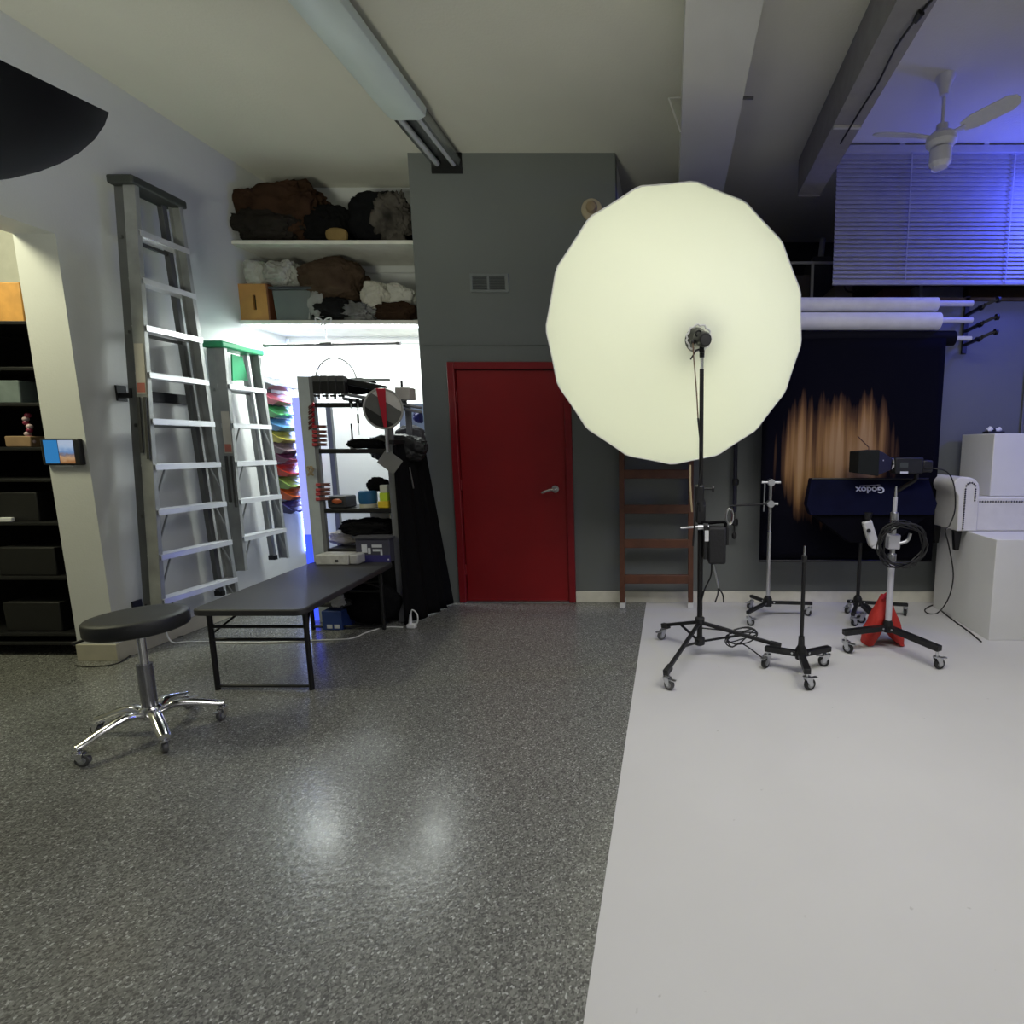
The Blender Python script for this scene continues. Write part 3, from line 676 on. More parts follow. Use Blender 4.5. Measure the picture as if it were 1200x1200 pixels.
# middle zone bags and clothes on rack
blob('camera_strap', 404, 514, 450, 528, YR+.02, .10, black_cloth, 'black padded strap lying on the middle shelf of the rack', 21, zsh['mid'], rough=.12, cat='strap')
p = at(413, 515, YR+.04)
t = thing('screwdriver', 'upright screwdriver with clear handle on the middle shelf', 'tool', V((p.x,p.y,zsh['mid'])))
MB().cyl((p.x,p.y,zsh['mid']+.03), (p.x,p.y,zsh['mid']+.075), .014).build('handle', mat('smoke_plastic', (.3,.3,.3), .3), t)
MB().cyl((p.x,p.y,zsh['mid']+.075), (p.x,p.y,zsh['mid']+.19), .006).build('shaft', black_metal, t)
MB().cyl((p.x,p.y,zsh['mid']+.0), (p.x,p.y,zsh['mid']+.03), .02).build('base', mat('smoke_plastic', (.3,.3,.3), .3), t)
p = at(419, 482, YR-.01); q = at(420, 496, YR-.01); r_ = at(421, 510, YR-.01)
mb = MB(); mb.tube([at(417,474,YR-.01), p, r_], .002, 6); mb.cyl(p+V((0,0,-.02)), q+V((0,0,.0)), .007)
tag(mb.build('hanging_pen', black_plastic), 'thin black pen hanging on a thread inside the rack', 'pen')
# items on low shelf
z = zsh['low']
p = at(405, 590, YR+.1)
t = thing('tape_roll_case', 'open dark case with orange roll on the low rack shelf', 'case', (p.x, YR+.1, z))
MB().mm(p.x-.085, p.x+.06, YR+.01, YR+.15, z+.001, z+.095).build('case', mat('dark_case', (.03,.03,.033), .5), t, bevel=.012)
MB().ball((p.x-.005, YR+.004, z+.055), .04, (1,.25,.5), 16).build('roll', mat('orange_roll', (.45,.10,.03), .4), t)
p = at(431, 590, YR+.08)
MB1 = MB().lathe([(.001,.03),(.06,.03),(.066,.05),(.066,.12),(.055,.13),(.001,.13)], (p.x, YR+.09, z), n=24, cap=False)
t = thing('tape_roll', 'blue gaffer tape stack on pale base on low rack shelf', 'tape', (p.x, YR+.09, z))
MB1.build('blue_tape', mat('blue_tape', (.02,.12,.28), .4), t)
MB().lathe([(.001,0),(.062,0),(.062,.03),(.001,.03)], (p.x, YR+.09, z), n=24, cap=False).build('pale_tape', mat('pale_tape', (.5,.48,.38), .5), t)
p = at(450, 590, YR+.03)
t = thing('glue_bottle', 'yellow and white bottle at right end of the low rack shelf', 'bottle', (p.x, YR+.04, z))
MB().mm(p.x-.04, p.x+.04, YR+.01, YR+.08, z+.001, z+.055).build('base', mat('yellow_pack', (.70,.50,.03), .4), t, bevel=.006)
MB().mm(p.x-.024, p.x+.036, YR+.015, YR+.07, z+.055, z+.12).build('label_band', mat('lime_yellow', (.55,.72,.05), .4), t, bevel=.004)
MB().mm(p.x-.02, p.x+.034, YR+.02, YR+.065, z+.12, z+.18).build('top', mat('pale_top', (.62,.62,.55), .4), t, bevel=.004)
blob('black_glove', 430, 560, 455, 576, YR+.12, .06, black_cloth, 'black glove above the blue tape on rack', 22, None, rough=.25, cat='glove')
# bottom shelf
z = zsh['bot']
blob('black_sock_prop', 398, 607, 462, 632, YR+.07, .16, black_cloth, 'black crumpled sleeve cloth on the bottom rack shelf', 23, z+.075, rough=.22, cat='cloth')
blob('paper_pile', 384, 622, 422, 643, YR+.14, .14, cloth('paper_cloth', (.46,.42,.38), .15), 'pile of pale crumpled paper on the bottom rack shelf', 24, z, rough=.2, cat='paper')
a = at(436, 600, YR+.28)
tag(MB().mm(a.x, a.x+.16, YR+.25, YR+.285, zsh['low']-.14, zsh['low']-.04).build('lamp_panel', mat('pale_panel', (.7,.68,.5), .5)), 'pale rectangular panel at the back of the rack below low shelf', 'panel')  # lamp panel in a plain pale colour, no emission

# grey balance disc and small grey card
def disc():
    c = at(449, 479, YR-.10); R = .148
    t = thing('colour_disc', 'round folding grey balance disc with red strap before the rack', 'disc', c+V((0,0,-R)))
    def band(s0, s1, m, nm):
        nx, nz = .54, .84; r = R*.93; pts = []
        def arc(sv): return math.sqrt(max(0, r*r-sv*sv))
        s0, s1 = s0*R, s1*R; K = 14
        L_ = [(s0+(s1-s0)*k/K) for k in range(K+1)]
        P2 = [(q, arc(q)) for q in L_] + [(q, -arc(q)) for q in reversed(L_)]
        vv = []
        for q, w_ in P2:
            p_ = c+V((nx*q+nz*w_, 0, nz*q-nx*w_))
            if not vv or (p_-vv[-1]).length > 1e-4: vv.append(p_)
        if (vv[0]-vv[-1]).length < 1e-4: vv.pop()
        MB().poly(vv, (0,.004,0)).build(nm, m, t)
    band(-.93, -.39, card_black, 'black_band'); band(-.39, .36, grey_card, 'grey_band'); band(.36, .93, card_light, 'light_band')
    MB().poly([c+V((R*.93*math.cos(math.radians(a)),.0045,R*.93*math.sin(math.radians(a)))) for a in range(0,360,12)], (0,.003,0)).build('backing', grey_card, t)
    MB().tube([c+V((R*.96*math.cos(2*PI*k/40), 0, R*.96*math.sin(2*PI*k/40))) for k in range(41)], .0075, 8).build('rim', mat('disc_rim', (.42,.41,.40), .4, .3), t)
    MB().poly([c+V((-.035,-.012,R*.98)), c+V((.03,-.012,R*.98)), c+V((.022,-.012,-R*.9)), c+V((.002,-.012,-R*.9))], (0,.006,0)).build('strap', red_strap, t)
    MB().tube([c+V((.012,.0,-R)), c+V((.012,0,-R-.17))], .012, 8).build('stick', steel, t)
disc()
c = at(457, 541, YR-.10)
t = thing('grey_card', 'small square grey card hung diamond-wise under the round disc', 'card', c+V((0,0,-.10)))
Rm = Matrix.Rotation(math.radians(38), 3, 'Y')
MB().box(c, (.145,.006,.125), Rm).build('card', mat('card_face', (.2,.2,.195), .6), t)
# black clothes to the right of the rack: garment row + long black drape
YD = 4.0
def drape():
    t = thing('black_drape', 'long black flared drape hanging between grip rack and red door', 'drape', (-2.02, 4.15, 0))
    P0 = at(466, 522, YR+.02); 
    b1 = atz(473, 737, 0); b2 = atz(527, 710, 0); t1 = V((-2.09, 3.86, 1.42)); t2 = V((-2.09, 4.34, 1.40))
    b1 = V((-2.06, 3.80, .01)); b2 = V((-1.93, 4.335, .01))
    def fn(u, v):
        p = t1.lerp(t2, u).lerp(b1.lerp(b2, u), v)
        w_ = .018*math.sin(u*26+math.sin(u*9))*(.4+v)
        p.x += w_ + .07*v*math.sin(u*PI)*0.5; p.z += (-.05*abs(u-.35)*2 if v < .05 else 0)
        return p
    MB().grid(fn, 60, 16).build('cloth', black_cloth, t, solid=.008, sharp=80)
    def fn2(u, v):
        p = V((-2.09,3.86,1.42)).lerp(V((-2.07,3.80,.01)), v)
        p.x += -.06*u; p.y += -.02+.01*math.sin(u*9); return p
    mb = MB(); a = at(484, 573, 3.9); b = at(487, 592, 3.9)
    MB().tube([V((-2.055,4.02,1.22)), V((-2.045,4.04,1.05))], .006, 6).build('zip', mat('zip_metal', (.25,.25,.25), .4, .8), t)
    MB().mm(-2.12, -2.07, 3.84, 4.36, 1.40, 1.43).build('hanger_rail', black_metal, t)
drape()
blob('black_bag', 428, 508, 498, 542, 4.05, .2, mat('black_bag_nylon', (.012,.012,.013), .5, bump=.4, bscale=30), 'lumpy black bag on rack middle shelf behind the small grey card', 31, None, rough=.12, cat='bag')
blob('grey_cloth', 462, 498, 496, 524, 4.22, .14, cloth('dim_grey', (.09,.09,.10)), 'dark grey folded cloth above the black bag beside the wall edge', 32, None, rough=.1, cat='cloth')
a = at(478, 476, 4.5); b = at(498, 500, 4.5)
tag(MB().mm(-2.36, -2.1, 4.5, 4.52, a.z-.23, a.z+.02).build('blue_white_sheet', mat('pale_blue_sheet', (.50,.58,.78), .5)), 'pale bluish plastic sheet behind the rack near grey wall', 'sheet')
q = at(491, 489, 4.3); blob('blue_pouch', 484, 481, 498, 496, 4.36, .08, mat('deep_blue', (.01,.012,.16), .5), 'deep blue pouch hung beside the grey wall edge above the black bag', 33, None, rough=.15, cat='pouch')
blob('lilac_cloth', 478, 528, 500, 552, 4.33, .04, mat('lilac_cloth', (.20,.18,.36), .8, var=.4), 'lilac cloth strip showing between the black bag and drape', 34, None, rough=.2, cat='cloth')

# ------------------------------------------------------------------ folding table
def table():
    zt = .50
    P = [V((-2.63,2.68)), V((-2.01,2.68)), V((-2.13,3.84)), V((-2.76,3.84))]
    t = thing('folding_table', 'low black folding table with rounded corners standing by the ladders', 'table', (-2.38, 3.25, 0))
    out = []
    n = 4; r = .06
    for i in range(n):
        a = P[(i-1)%n]; b = P[i]; c = P[(i+1)%n]
        d1 = (a-b).normalized(); d2 = (c-b).normalized()
        for k in range(7):
            s = k/6; q = b + d1*r*(1-s)**2 + d2*r*s**2
            out.append(V((q.x, q.y, zt-.038)))
    MB().poly(out, (0,0,.038)).build('tabletop', table_m, t, bevel=.008)
    dy = V((-.125, 1.16, 0)).normalized()
    for k, (o, s) in enumerate(((V((-2.32,2.76,0)), 1), (V((-2.44,3.72,0)), -1))):
        l = o+V((-.275,0,0)); r_ = o+V((.265,0,0))
        for p in (l, r_):
            MB().cyl(p+V((0,0,.0)), p+V((0,0,zt-.04)), .0135).build('leg', black_metal, t)
        mb = MB()
        for z in (.022, .375, .30): mb.cyl(l+V((0,0,z)), r_+V((0,0,z)), .009)
        mb.build('cross_bar', black_metal, t)
        mb = MB()
        for p in (l, r_): mb.cyl(p+V((0,0,.33)), p+dy*s*.22+V((.10 if p is l else -.10,0,zt-.045)), .006)
        mb.build('folding_brace', black_metal, t)
        MB().mm(l.x-.0, r_.x, o.y-.02, o.y+.02, zt-.052, zt-.036).build('leg_bracket', black_metal, t)
table()
TZ = .501
a = atz(370, 662, TZ); b = atz(417, 663, TZ)
t = thing('paper_carton', 'long whitish ribbed carton on far left corner of black table', 'box', ((a.x+b.x)/2, a.y+.05, TZ))
MB().mm(a.x, b.x-.07, a.y, a.y+.13, TZ, TZ+.075).build('carton', mat('whitish_card', (.50,.50,.50), .5, var=.15, scale=30), t, bevel=.006)
MB().mm(b.x-.066, b.x, a.y, a.y+.13, TZ, TZ+.078).build('end_cap', mat('whitish_card_b', (.38,.38,.40), .5), t, bevel=.012)
MB().box(((a.x+b.x)/2-.0, a.y-.001, TZ+.03), (.025,.002,.018)).build('label', black_plastic, t)
a = atz(420, 658, TZ); b = atz(462, 657, TZ); y_ = a.y-.0
t = thing('equipment_box', 'dark blue box with white print on far right of black table', 'box', ((a.x+b.x)/2, y_, TZ))
zt_ = TZ + .185
MB().mm(a.x, b.x, y_-.02, y_+.12, TZ, zt_).build('carton', mat('slate_blue_box', (.055,.055,.085), .5), t, bevel=.003)
MB().mm(a.x, b.x, y_-.0215, y_-.02, TZ, TZ+.055).build('lower_band', mat('violet_band', (.035,.03,.16), .5), t)
mb = MB(); w_ = b.x-a.x
for (u0,u1,v0,v1) in ((.18,.34,.40,.75),(.36,.44,.35,.60),(.48,.78,.62,.74),(.50,.75,.45,.55),(.72,.78,.30,.55),(.92,.96,.08,.14)):
    mb.mm(a.x+u0*w_, a.x+u1*w_, y_-.0228, y_-.0217, TZ+v0*.185, TZ+v1*.185)
mb.build('print', logo_m, t)
MB().mm(a.x-.015, b.x+.015, y_-.03, y_+.13, zt_, zt_+.012).build('lid', mat('slate_lid', (.09,.09,.11), .5), t)
# under the table
a = at(381, 744, 3.72)
t = thing('blue_box', 'small blue box with two white squares under the black table', 'box', (a.x+.07, 3.78, 0))
MB().mm(a.x, a.x+.15, 3.70, 3.86, .001, .15).build('carton', mat('box_blue', (.02,.05,.22), .5), t, bevel=.004)
mb = MB()
for k in (0, 1): mb.mm(a.x+.035+k*.055, a.x+.075+k*.055, 3.698, 3.70, .015, .045)
mb.build('print', logo_m, t)
blob('camera_bag', 372, 700, 412, 726, 3.60+.15, .2, mat('bag_grey_black', (.03,.03,.032), .6, bump=.3), 'dark camera bag lid resting above the small blue box', 41, .16, rough=.1, cat='bag')
q = at(392, 704, 3.6)
blob('white_towel', 386, 696, 402, 712, 3.66, .06, cloth('towel_white', (.5,.5,.52), .1), 'white crumpled paper on top of the camera bag under table', 42, None, rough=.3, cat='paper')
blob('black_duffel', 400, 682, 466, 741, 3.80, .18, mat('black_bag_cloth', (.006,.006,.007), .8), 'large black bag beneath far end of the folding table', 43, .001, rough=.06, cat='bag')

t = thing('black_case', 'large black case standing on the floor inside bottom of the grip rack', 'case', (-2.33, 4.0, 0))
MB().mm(-2.56, -2.165, 3.93, 4.13, .002, .52).build('shell', mat('case_black', (.005,.005,.006), .6), t, bevel=.015)
MB().mm(-2.38, -2.376, 3.926, 3.93, .05, .45).build('zip', mat('zip_metal', (.25,.25,.25), .4, .8), t)
# white cable and adapter on the floor
cable('floor_cable', [V((XL+.03,3.45,.12)), V((XL+.10,3.42,.02)), atz(225,752,.006), atz(300,753,.006), atz(380,750,.006), atz(412,748,.006), atz(430,741,.006), atz(452,735,.006), atz(472,735,.006)], .005, cable_w, 'white power cable running along the floor under the black table')
cable('floor_cable', [atz(88,780,.006)+V((0,0,0)), atz(110,781,.006), atz(135,778,.006), atz(150,770,.006), atz(170,755,.006), atz(215,745,.006)], .004, cable_k, 'thin dark cable on the floor along the left wall by the stool')
q = atz(483, 736, 0)
t = thing('power_adapter', 'white power adapter with looped cord at the foot of black drape', 'adapter', q)
MB().mm(q.x-.035, q.x+.03, q.y-.02, q.y+.02, .001, .035).build('body', white_plastic, t, bevel=.006)
MB().cyl(q+V((-.012,0,.03)), q+V((-.005,0,.11)), .014, .008).build('plug', white_plastic, t)
MB().tube(crom([q+V((-.005,0,.10)), q+V((.01,0,.145)), q+V((.045,0,.11)), q+V((.045,0,.05)), q+V((.02,0,.02))]), .005, 8).build('cord', white_plastic, t)

# ------------------------------------------------------------------ stool
def caster(c, yaw, parent, r=.028, wheelm=None, forkm=None, stem=None):
    # c = ground contact, yaw = rolling direction
    d = V((math.cos(yaw), math.sin(yaw), 0)); s = V((-d.y, d.x, 0)); c = V(c)
    stem = stem or 2*r+.03
    top = c + V((0,0,stem)); hub = c + V((0,0,r)) + d*r*.6
    mb = MB()
    mb.cyl(top, c+V((0,0,2*r+.012)), .008, n=10); mb.cyl(c+V((0,0,2*r+.006)), c+V((0,0,2*r+.014)), r*.62, n=16)
    for k in (-1, 1):
        mb.poly([c+s*k*r*.5+V((0,0,2*r+.008))-d*r*.5, c+s*k*r*.5+V((0,0,2*r+.008))+d*r*.8, hub+s*k*r*.5+d*r*.25+V((0,0,-r*.15)), hub+s*k*r*.5-d*r*.25+V((0,0,-r*.15))], s*k*.003)
    mb.box(hub + d*r*.75 + V((0,0,r*.95)), (r*1.3, r*.7, .006), Matrix.Rotation(math.atan2(d.y, d.x), 3, 'Z'))
    cs = mb.build('caster', forkm or steel, parent)
    mb = MB(); w = r*.36
    prof = [(r*.35,-w),(r*.9,-w),(r,-w*.6),(r,w*.6),(r*.9,w),(r*.35,w)]
    mb.lathe(prof, hub, s, 24); mb.build('wheel', wheelm or black_rubber, cs)
    MB().cyl(hub-s*(w+.002), hub+s*(w+.002), r*.55, n=20).build('wheel_hub', grey_hub, cs)
    return cs
def stool():
    c = V((-2.50, 2.30, 0))
    t = thing('rolling_stool', 'round black padded rolling stool with chrome five-star base', 'stool', c)
    sh = .60
    MB().lathe([(.001,sh-.070),(.165,sh-.070),(.176,sh-.064),(.180,sh-.055),(.181,sh-.006),(.175,sh+.001),(.14,sh+.004),(.001,sh+.006)], c, n=64, cap=False).build('seat', black_vinyl, t, sharp=60)
    MB().lathe([(.177,sh-.002),(.1795,sh-.006),(.1795,sh-.012),(.177,sh-.014)], c, n=64, cap=False).build('seat_piping', black_rubber, t)
    MB().cyl(c+V((0,0,.33)), c+V((0,0,sh-.05)), .0165, n=24).build('gas_piston', chrome, t)
    MB().cyl(c+V((0,0,.10)), c+V((0,0,.36)), .029, n=32).build('column', mat('column_grey', (.33,.33,.35), .25, .9), t)
    MB().lathe([(.02,.085),(.045,.095),(.048,.12),(.036,.145),(.03,.15)], c, n=32).build('hub', chrome, t)
    MB().box(c+V((0,0,sh-.06)), (.14,.14,.012)).build('seat_plate', black_metal, t)
    MB().tube(crom([c+V((-.02,-.02,sh-.075)), c+V((-.13,-.06,sh-.08)), c+V((-.20,-.10,sh-.10))]), [.007]*12+[.011], 10).build('lever', black_plastic, t)
    for k in range(5):
        a = math.radians(252+72*k); d = V((math.cos(a), math.sin(a), 0)); s = V((-d.y, d.x, 0))
        pts = [c+d*.03+V((0,0,.115)), c+d*.09+V((0,0,.135)), c+d*.17+V((0,0,.115)), c+d*.235+V((0,0,.09)), c+d*.265+V((0,0,.082))]
        pp = crom(pts, 5); mb = MB(); rings = []
        for i, p in enumerate(pp):
            f = i/(len(pp)-1); w = .027*(1-f)+.021*f; h = .02*(1-f)+.014*f
            rings.append([mb.bm.verts.new(p + s*w*math.cos(2*PI*j/12) + V((0,0,1))*h*math.sin(2*PI*j/12)) for j in range(12)])
        for i in range(len(rings)-1):
            for j in range(12): mb.bm.faces.new((rings[i][j], rings[i][(j+1)%12], rings[i+1][(j+1)%12], rings[i+1][j]))
        mb.bm.faces.new(rings[0][::-1]); mb.bm.faces.new(rings[-1])
        lg = mb.build('leg', chrome, t)
        caster(c+d*.258, a+2.2+k, lg and t, .027, mat('grey_wheel', (.10,.10,.10), .5), chrome, .082)
stool()

# ------------------------------------------------------------------ black softbox corner, upper left
def left_modifier():
    cam0 = V((0,0,CAMZ))
    r0 = ray(130,133).normalized(); r1 = ray(-10,65).normalized()
    nrm = r0.cross(r1).normalized()
    if nrm.z > 0: nrm = -nrm
    perp = (r1 - r0*r1.dot(r0)).normalized()
    R, D = .64, 2.2
    al = math.asin(R/D)
    cd = r0*math.cos(al) + perp*math.sin(al)
    c = cam0 + cd*D
    ax = (perp*math.cos(al) - r0*math.sin(al)).normalized()
    t = thing('black_softbox', 'black softbox with curved underside jutting in at upper left corner', 'softbox', c+nrm*.4)
    n = 32; rings = 14
    def pt(rf, a, dep): return c + (ax*math.cos(a) + cd*math.sin(a))*R*rf + nrm*dep
    mb = MB(); vs = []
    for i in range(rings+1):
        f = i/rings
        vs.append([mb.bm.verts.new(pt(max(math.cos(f*PI/2)**.9 if f < 1 else 0, .02), 2*PI*j/n, .40*math.sin(f*PI/2)**1.15)) for j in range(n)])
    for i in range(rings):
        for j in range(n): mb.bm.faces.new((vs[i][j], vs[i][(j+1)%n], vs[i+1][(j+1)%n], vs[i+1][j]))
    mb.bm.faces.new(vs[-1])
    mb.build('shell', mat('softbox_black', (.004,.0045,.006), .8), t, sharp=50)
    mb = MB(); mb.bm.faces.new([mb.bm.verts.new(pt(.985, 2*PI*j/n, .006)) for j in range(n)])
    mb.build('front_cloth', mat('softbox_front', (.02,.02,.022), .8), t, solid=.003)
    MB().cyl(c+nrm*.36, c+nrm*.54, .055).build('lamp_head', black_metal, t)
    q = c+nrm*.52
    MB().cyl(q, V((XL, q.y-.1, q.z)), .016).build('boom_arm', black_metal, t)
    MB().cyl(V((XL, q.y-.1, q.z)), V((XL+.03, q.y-.1, q.z)), .06).build('wall_plate', black_metal, t)
left_modifier()

# ------------------------------------------------------------------ stands
def light_stand(): pass
def roller(label, hubp, legs, wheel_r, hubz, polepts, polem, extra=None, legm=black_metal, lw=.03, group=None):
    """hubp (x,y); legs: list of ground contacts"""
    t = thing('roller_stand', label, 'light stand', (hubp[0], hubp[1], 0), group)
    h = V((hubp[0], hubp[1], hubz))
    MB().lathe([(.02,-.035),(.034,-.03),(.034,.03),(.02,.055)], h, n=20).build('hub', black_metal, t)
    for g in legs:
        g = V(g); d = V((g.x-h.x, g.y-h.y, 0)); L = d.length; d.normalize()
        s = V((-d.y, d.x, 0))
        e = h + d*(L+.015); e.z = hubz-.012
        MB().beam(h+d*.015+V((0,0,-.002)), e, lw, lw*.8, s).build('leg', legm, t, bevel=.003)
        mb = MB(); mb.cyl(h+d*.05+s*lw*.55, h+d*.05-s*lw*.55, .007, n=8); mb.build('bolt', steel, t)
        caster(g, math.atan2(d.y, d.x)+random.uniform(1.2, 3.5), t, wheel_r, None, None, hubz-.02)
    rad = polepts[0][1]
    for i in range(len(polepts)-1):
        (p, r), (q, _) = polepts[i], polepts[i+1]
        MB().cyl(p, q, r, n=16).build('pole', polem[i] if isinstance(polem, list) else polem, t)
    return t
# silver stand beside backdrop
s1 = roller('silver combination stand with grip heads on black rolling base left of backdrop', (.80, 4.02),
    [atz(877,733,0), atz(876,709,0)+V((.02,-.10,0)), atz(949,722,0)], .03, .12,
    [(V((.80,4.02,.12)), .017), (V((.80,4.02,.70)), .0145), (V((.80,4.02,1.12)), .0)], [steel, chrome])
for z_, w_ in ((1.10, .075), (.93, .06)):
    MB().cyl(V((.80-w_,4.01,z_)), V((.80+w_,4.01,z_)), .010).build('t_handle', steel, s1)
    MB().cyl(V((.80,3.985,z_)), V((.80,4.055,z_)), .028).build('grip_head', steel, s1)
MB().cyl(V((.745,4.0,.87)), V((.75,4.0,1.1)), .006).build('grip_arm', steel, s1)
MB().cyl(V((.47,4.0,.915)), V((.77,4.0,.93)), .008).build('side_arm', black_metal, s1)
# little dark stand in front
s2 = roller('short thin black stand with silver tip on three casters, front of the group', (.80, 2.96),
    [atz(899,781,0), atz(969,781,0), atz(945,809,0)], .035, .13,
    [(V((.80,2.96,.13)), .012), (V((.80,2.96,.73)), .0)], [black_metal], lw=.04)
MB().cyl(V((.80,2.96,.73)), V((.80,2.96,.80)), .009, .006).build('spigot', chrome, s2)
MB().cyl(V((.80,2.96,.13)), V((.80,2.96,.24)), .022, .018).build('collar', black_plastic, s2)
MB().lathe([(.012,.70),(.017,.71),(.017,.74),(.01,.745)], V((.80,2.96,0)), n=16).build('lock_collar', black_plastic, s2)
# dark stand under the softbox
s3 = roller('black rolling stand carrying the navy softbox before the backdrop', (1.55, 4.06),
    [atz(992,716,0)+V((0,-.05,0)), atz(999,734,0), V((1.93,4.02,0))], .03, .11,
    [(V((1.55,4.06,.11)), .015), (V((1.55,4.06,.75)), .013), (V((1.55,4.06,.86)), .0)], [black_metal, black_metal])
# white pole stand with sandbag
s4 = roller('white pole stand on wide black rolling base with red sandbag', (1.50, 3.36),
    [atz(990,764,0), atz(1097,784,0), V((1.53,3.86,0))], .035, .15,
    [(V((1.50,3.36,.15)), .021), (V((1.50,3.36,.64)), .017), (V((1.50,3.36,.92)), .014), (V((1.50,3.36,1.05)), .0)], [mat('white_pole', (.62,.62,.68), .35, .4), steel, mat('white_pole', (.62,.62,.68), .35, .4)], lw=.045)
for z_ in (.64, .92): MB().lathe([(.018,-.03),(.027,-.025),(.027,.025),(.018,.03)], V((1.50,3.36,z_)), n=20).build('collar', steel, s4)
MB().lathe([(.017,-.012),(.03,-.01),(.03,.01),(.017,.012)], V((1.50,3.36,.89)), n=20).build('collar', chrome, s4)
MB().mm(1.46, 1.54, 3.33, 3.39, .70, .80).build('clamp_block', mat('white_pole', (.62,.62,.68), .35, .4), s4, bevel=.008)
MB().tube(crom([V((1.53,3.34,.74)), V((1.58,3.33,.76)), V((1.60,3.33,.81))]), .012, 10).build('knob', steel, s4)
MB().cyl(V((1.50,3.36,1.05)), V((1.50,3.36,1.12)), .010, .007).build('spigot', chrome, s4)
# sandbag saddled over the back leg
def sandbag():
    cpt = V((1.505, 3.45, 0))
    t = thing('sandbag', 'red nylon sandbag saddled over the base of white pole stand', 'sandbag', cpt)
    for sgn in (-1, 1):
        mb = MB(); rings = []; n = 24
        for i in range(15):
            f = i/14; z = .355 - .345*f
            w = .015 + .055*math.sin(min(1, f*1.25)*PI*.5)*(1 if f < .75 else 1-(f-.75)*1.9); d = .02 + .055*math.sin(min(1,f*1.2)*PI/2)
            cx = sgn*(.012 + .088*f**1.3)
            ring = []
            for j in range(n):
                a_ = 2*PI*j/n; q = V((math.cos(a_), math.sin(a_), f*4+sgn*3)); k = 1+.16*noise.noise(q*1.9)
                ring.append(mb.bm.verts.new(V((cpt.x+cx+w*k*math.cos(a_), cpt.y+d*k*math.sin(a_), z + .03*f*math.cos(a_)*-sgn))))
            rings.append(ring)
        for i in range(14):
            for j in range(n): mb.bm.faces.new((rings[i][j], rings[i][(j+1)%n], rings[i+1][(j+1)%n], rings[i+1][j]))
        mb.bm.faces.new(rings[0][::-1]); mb.bm.faces.new(rings[-1])
        for v in mb.bm.verts: v.co.z = max(v.co.z, .005)
        mb.build('pouch', red_fabric, t, sharp=80)
    MB().tube(crom([cpt+V((-.03,-.03,.33)), cpt+V((0,-.035,.37)), cpt+V((.03,-.03,.33))]), .012, 8).build('handle', red_strap, t)
sandbag()
# coiled cable on the white pole stand
def coil():
    c = V((1.47, 3.30, .74)); pts = []
    for k in range(150):
        a = k*2*PI/25; rr = .135+.012*math.sin(k*.9)+.006*(k//25)
        pts.append(c + V((.06+rr*math.cos(a), -.02+.01*math.sin(k*.31)+.003*(k//25), -.0+rr*.95*math.sin(a))))
    tag(MB().tube(pts, .0055, 6).build('cable_coil', cable_k), 'coiled black cable hanging on the white pole stand', 'cable')
coil()

# ------------------------------------------------------------------ big umbrella on its stand
HX, HY = .198, 3.24
yaw, pit = math.radians(16), math.radians(-15)
N = V((math.sin(yaw)*math.cos(pit), -math.cos(yaw)*math.cos(pit), math.sin(pit)))
UA = N.cross(V((0,0,1))).normalized(); UB = UA.cross(N)
HEAD = at(822, 397, HY-.02)
RU, DU = .90, .36
UC = HEAD - N*DU + V((-.012,0,-.012))
us = thing('umbrella_stand', 'tall black light stand on three casters holding the glowing umbrella', 'light stand', (HX, HY, 0))
SH = V((HX, HY, .16))
feet = [atz(778,749,0), atz(781,807,0), V((.70,3.13,0))]
MB().cyl(V((HX,HY,.10)), V((HX,HY,1.0)), .018, n=20).build('pole', black_metal, us)
MB().cyl(V((HX,HY,1.0)), V((HX,HY,1.86)), .0135, n=20).build('pole', black_metal, us)
MB().cyl(V((HX,HY,1.86)), V((HX,HY,1.93)), .011, n=20).build('spigot', chrome, us)
for z_, r_ in ((.10,.035),(.24,.032)): MB().lathe([(.018,-.03),(r_,-.02),(r_,.02),(.018,.03)], V((HX,HY,z_)), n=20).build('collar', black_plastic, us)
for g in feet:
    d = V((g.x-HX, g.y-HY, 0)); L_ = d.length; d.normalize(); s = V((-d.y,d.x,0)); g = V((g.x,g.y,0))
    e = V((HX,HY,0))+d*(L_+.015)+V((0,0,.10 if g.x < .5 else .11))
    MB().beam(V((HX,HY,.225))+d*.02, e, .022, .022, s).build('leg', black_metal, us, bevel=.003)
    MB().beam(V((HX,HY,.10))+d*.02, V((HX,HY,0))+d*L_*.55+V((0,0,.165)), .012, .012, s).build('leg_brace', black_metal, us)
    MB().beam(e-d*.07+V((0,0,.012)), e+d*.0+V((0,0,-.0)), .032, .034, s).build('leg_end', black_plastic, us, bevel=.003)
    if g.x < .5: caster(g, math.atan2(d.y,d.x)+1.4, us, .032, mat('grey_wheel', (.10,.10,.10), .5), steel, .095)
MB().lathe([(.02,1.04),(.03,1.05),(.032,1.11),(.024,1.13)], V((HX,HY,-.08)), n=20).build('collar', black_plastic, us)
MB().box((HX-.01,HY,1.08), (.06,.06,.12)).build('lock_block', black_plastic, us, bevel=.012)
mb = MB(); mb.cyl((HX,HY,1.115),(HX+.075,HY,1.115), .007); mb.cyl((HX+.07,HY,1.115),(HX+.085,HY,1.115), .022); mb.build('knob', black_plastic, us)
MB().box((HX-.0,HY,.955), (.062,.055,.12)).build('lock_block', black_plastic, us, bevel=.012)
mb = MB(); mb.cyl((HX,HY-.03,0.875),(HX-.13,HY-.04,.868), .007); mb.cyl((HX-.02,HY-.035,.872),(HX+.05,HY-.035,.872), .018); mb.box((HX+.03,HY-.04,.872),(.03,.03,.05)); mb.build('clamp_arm', steel, us)
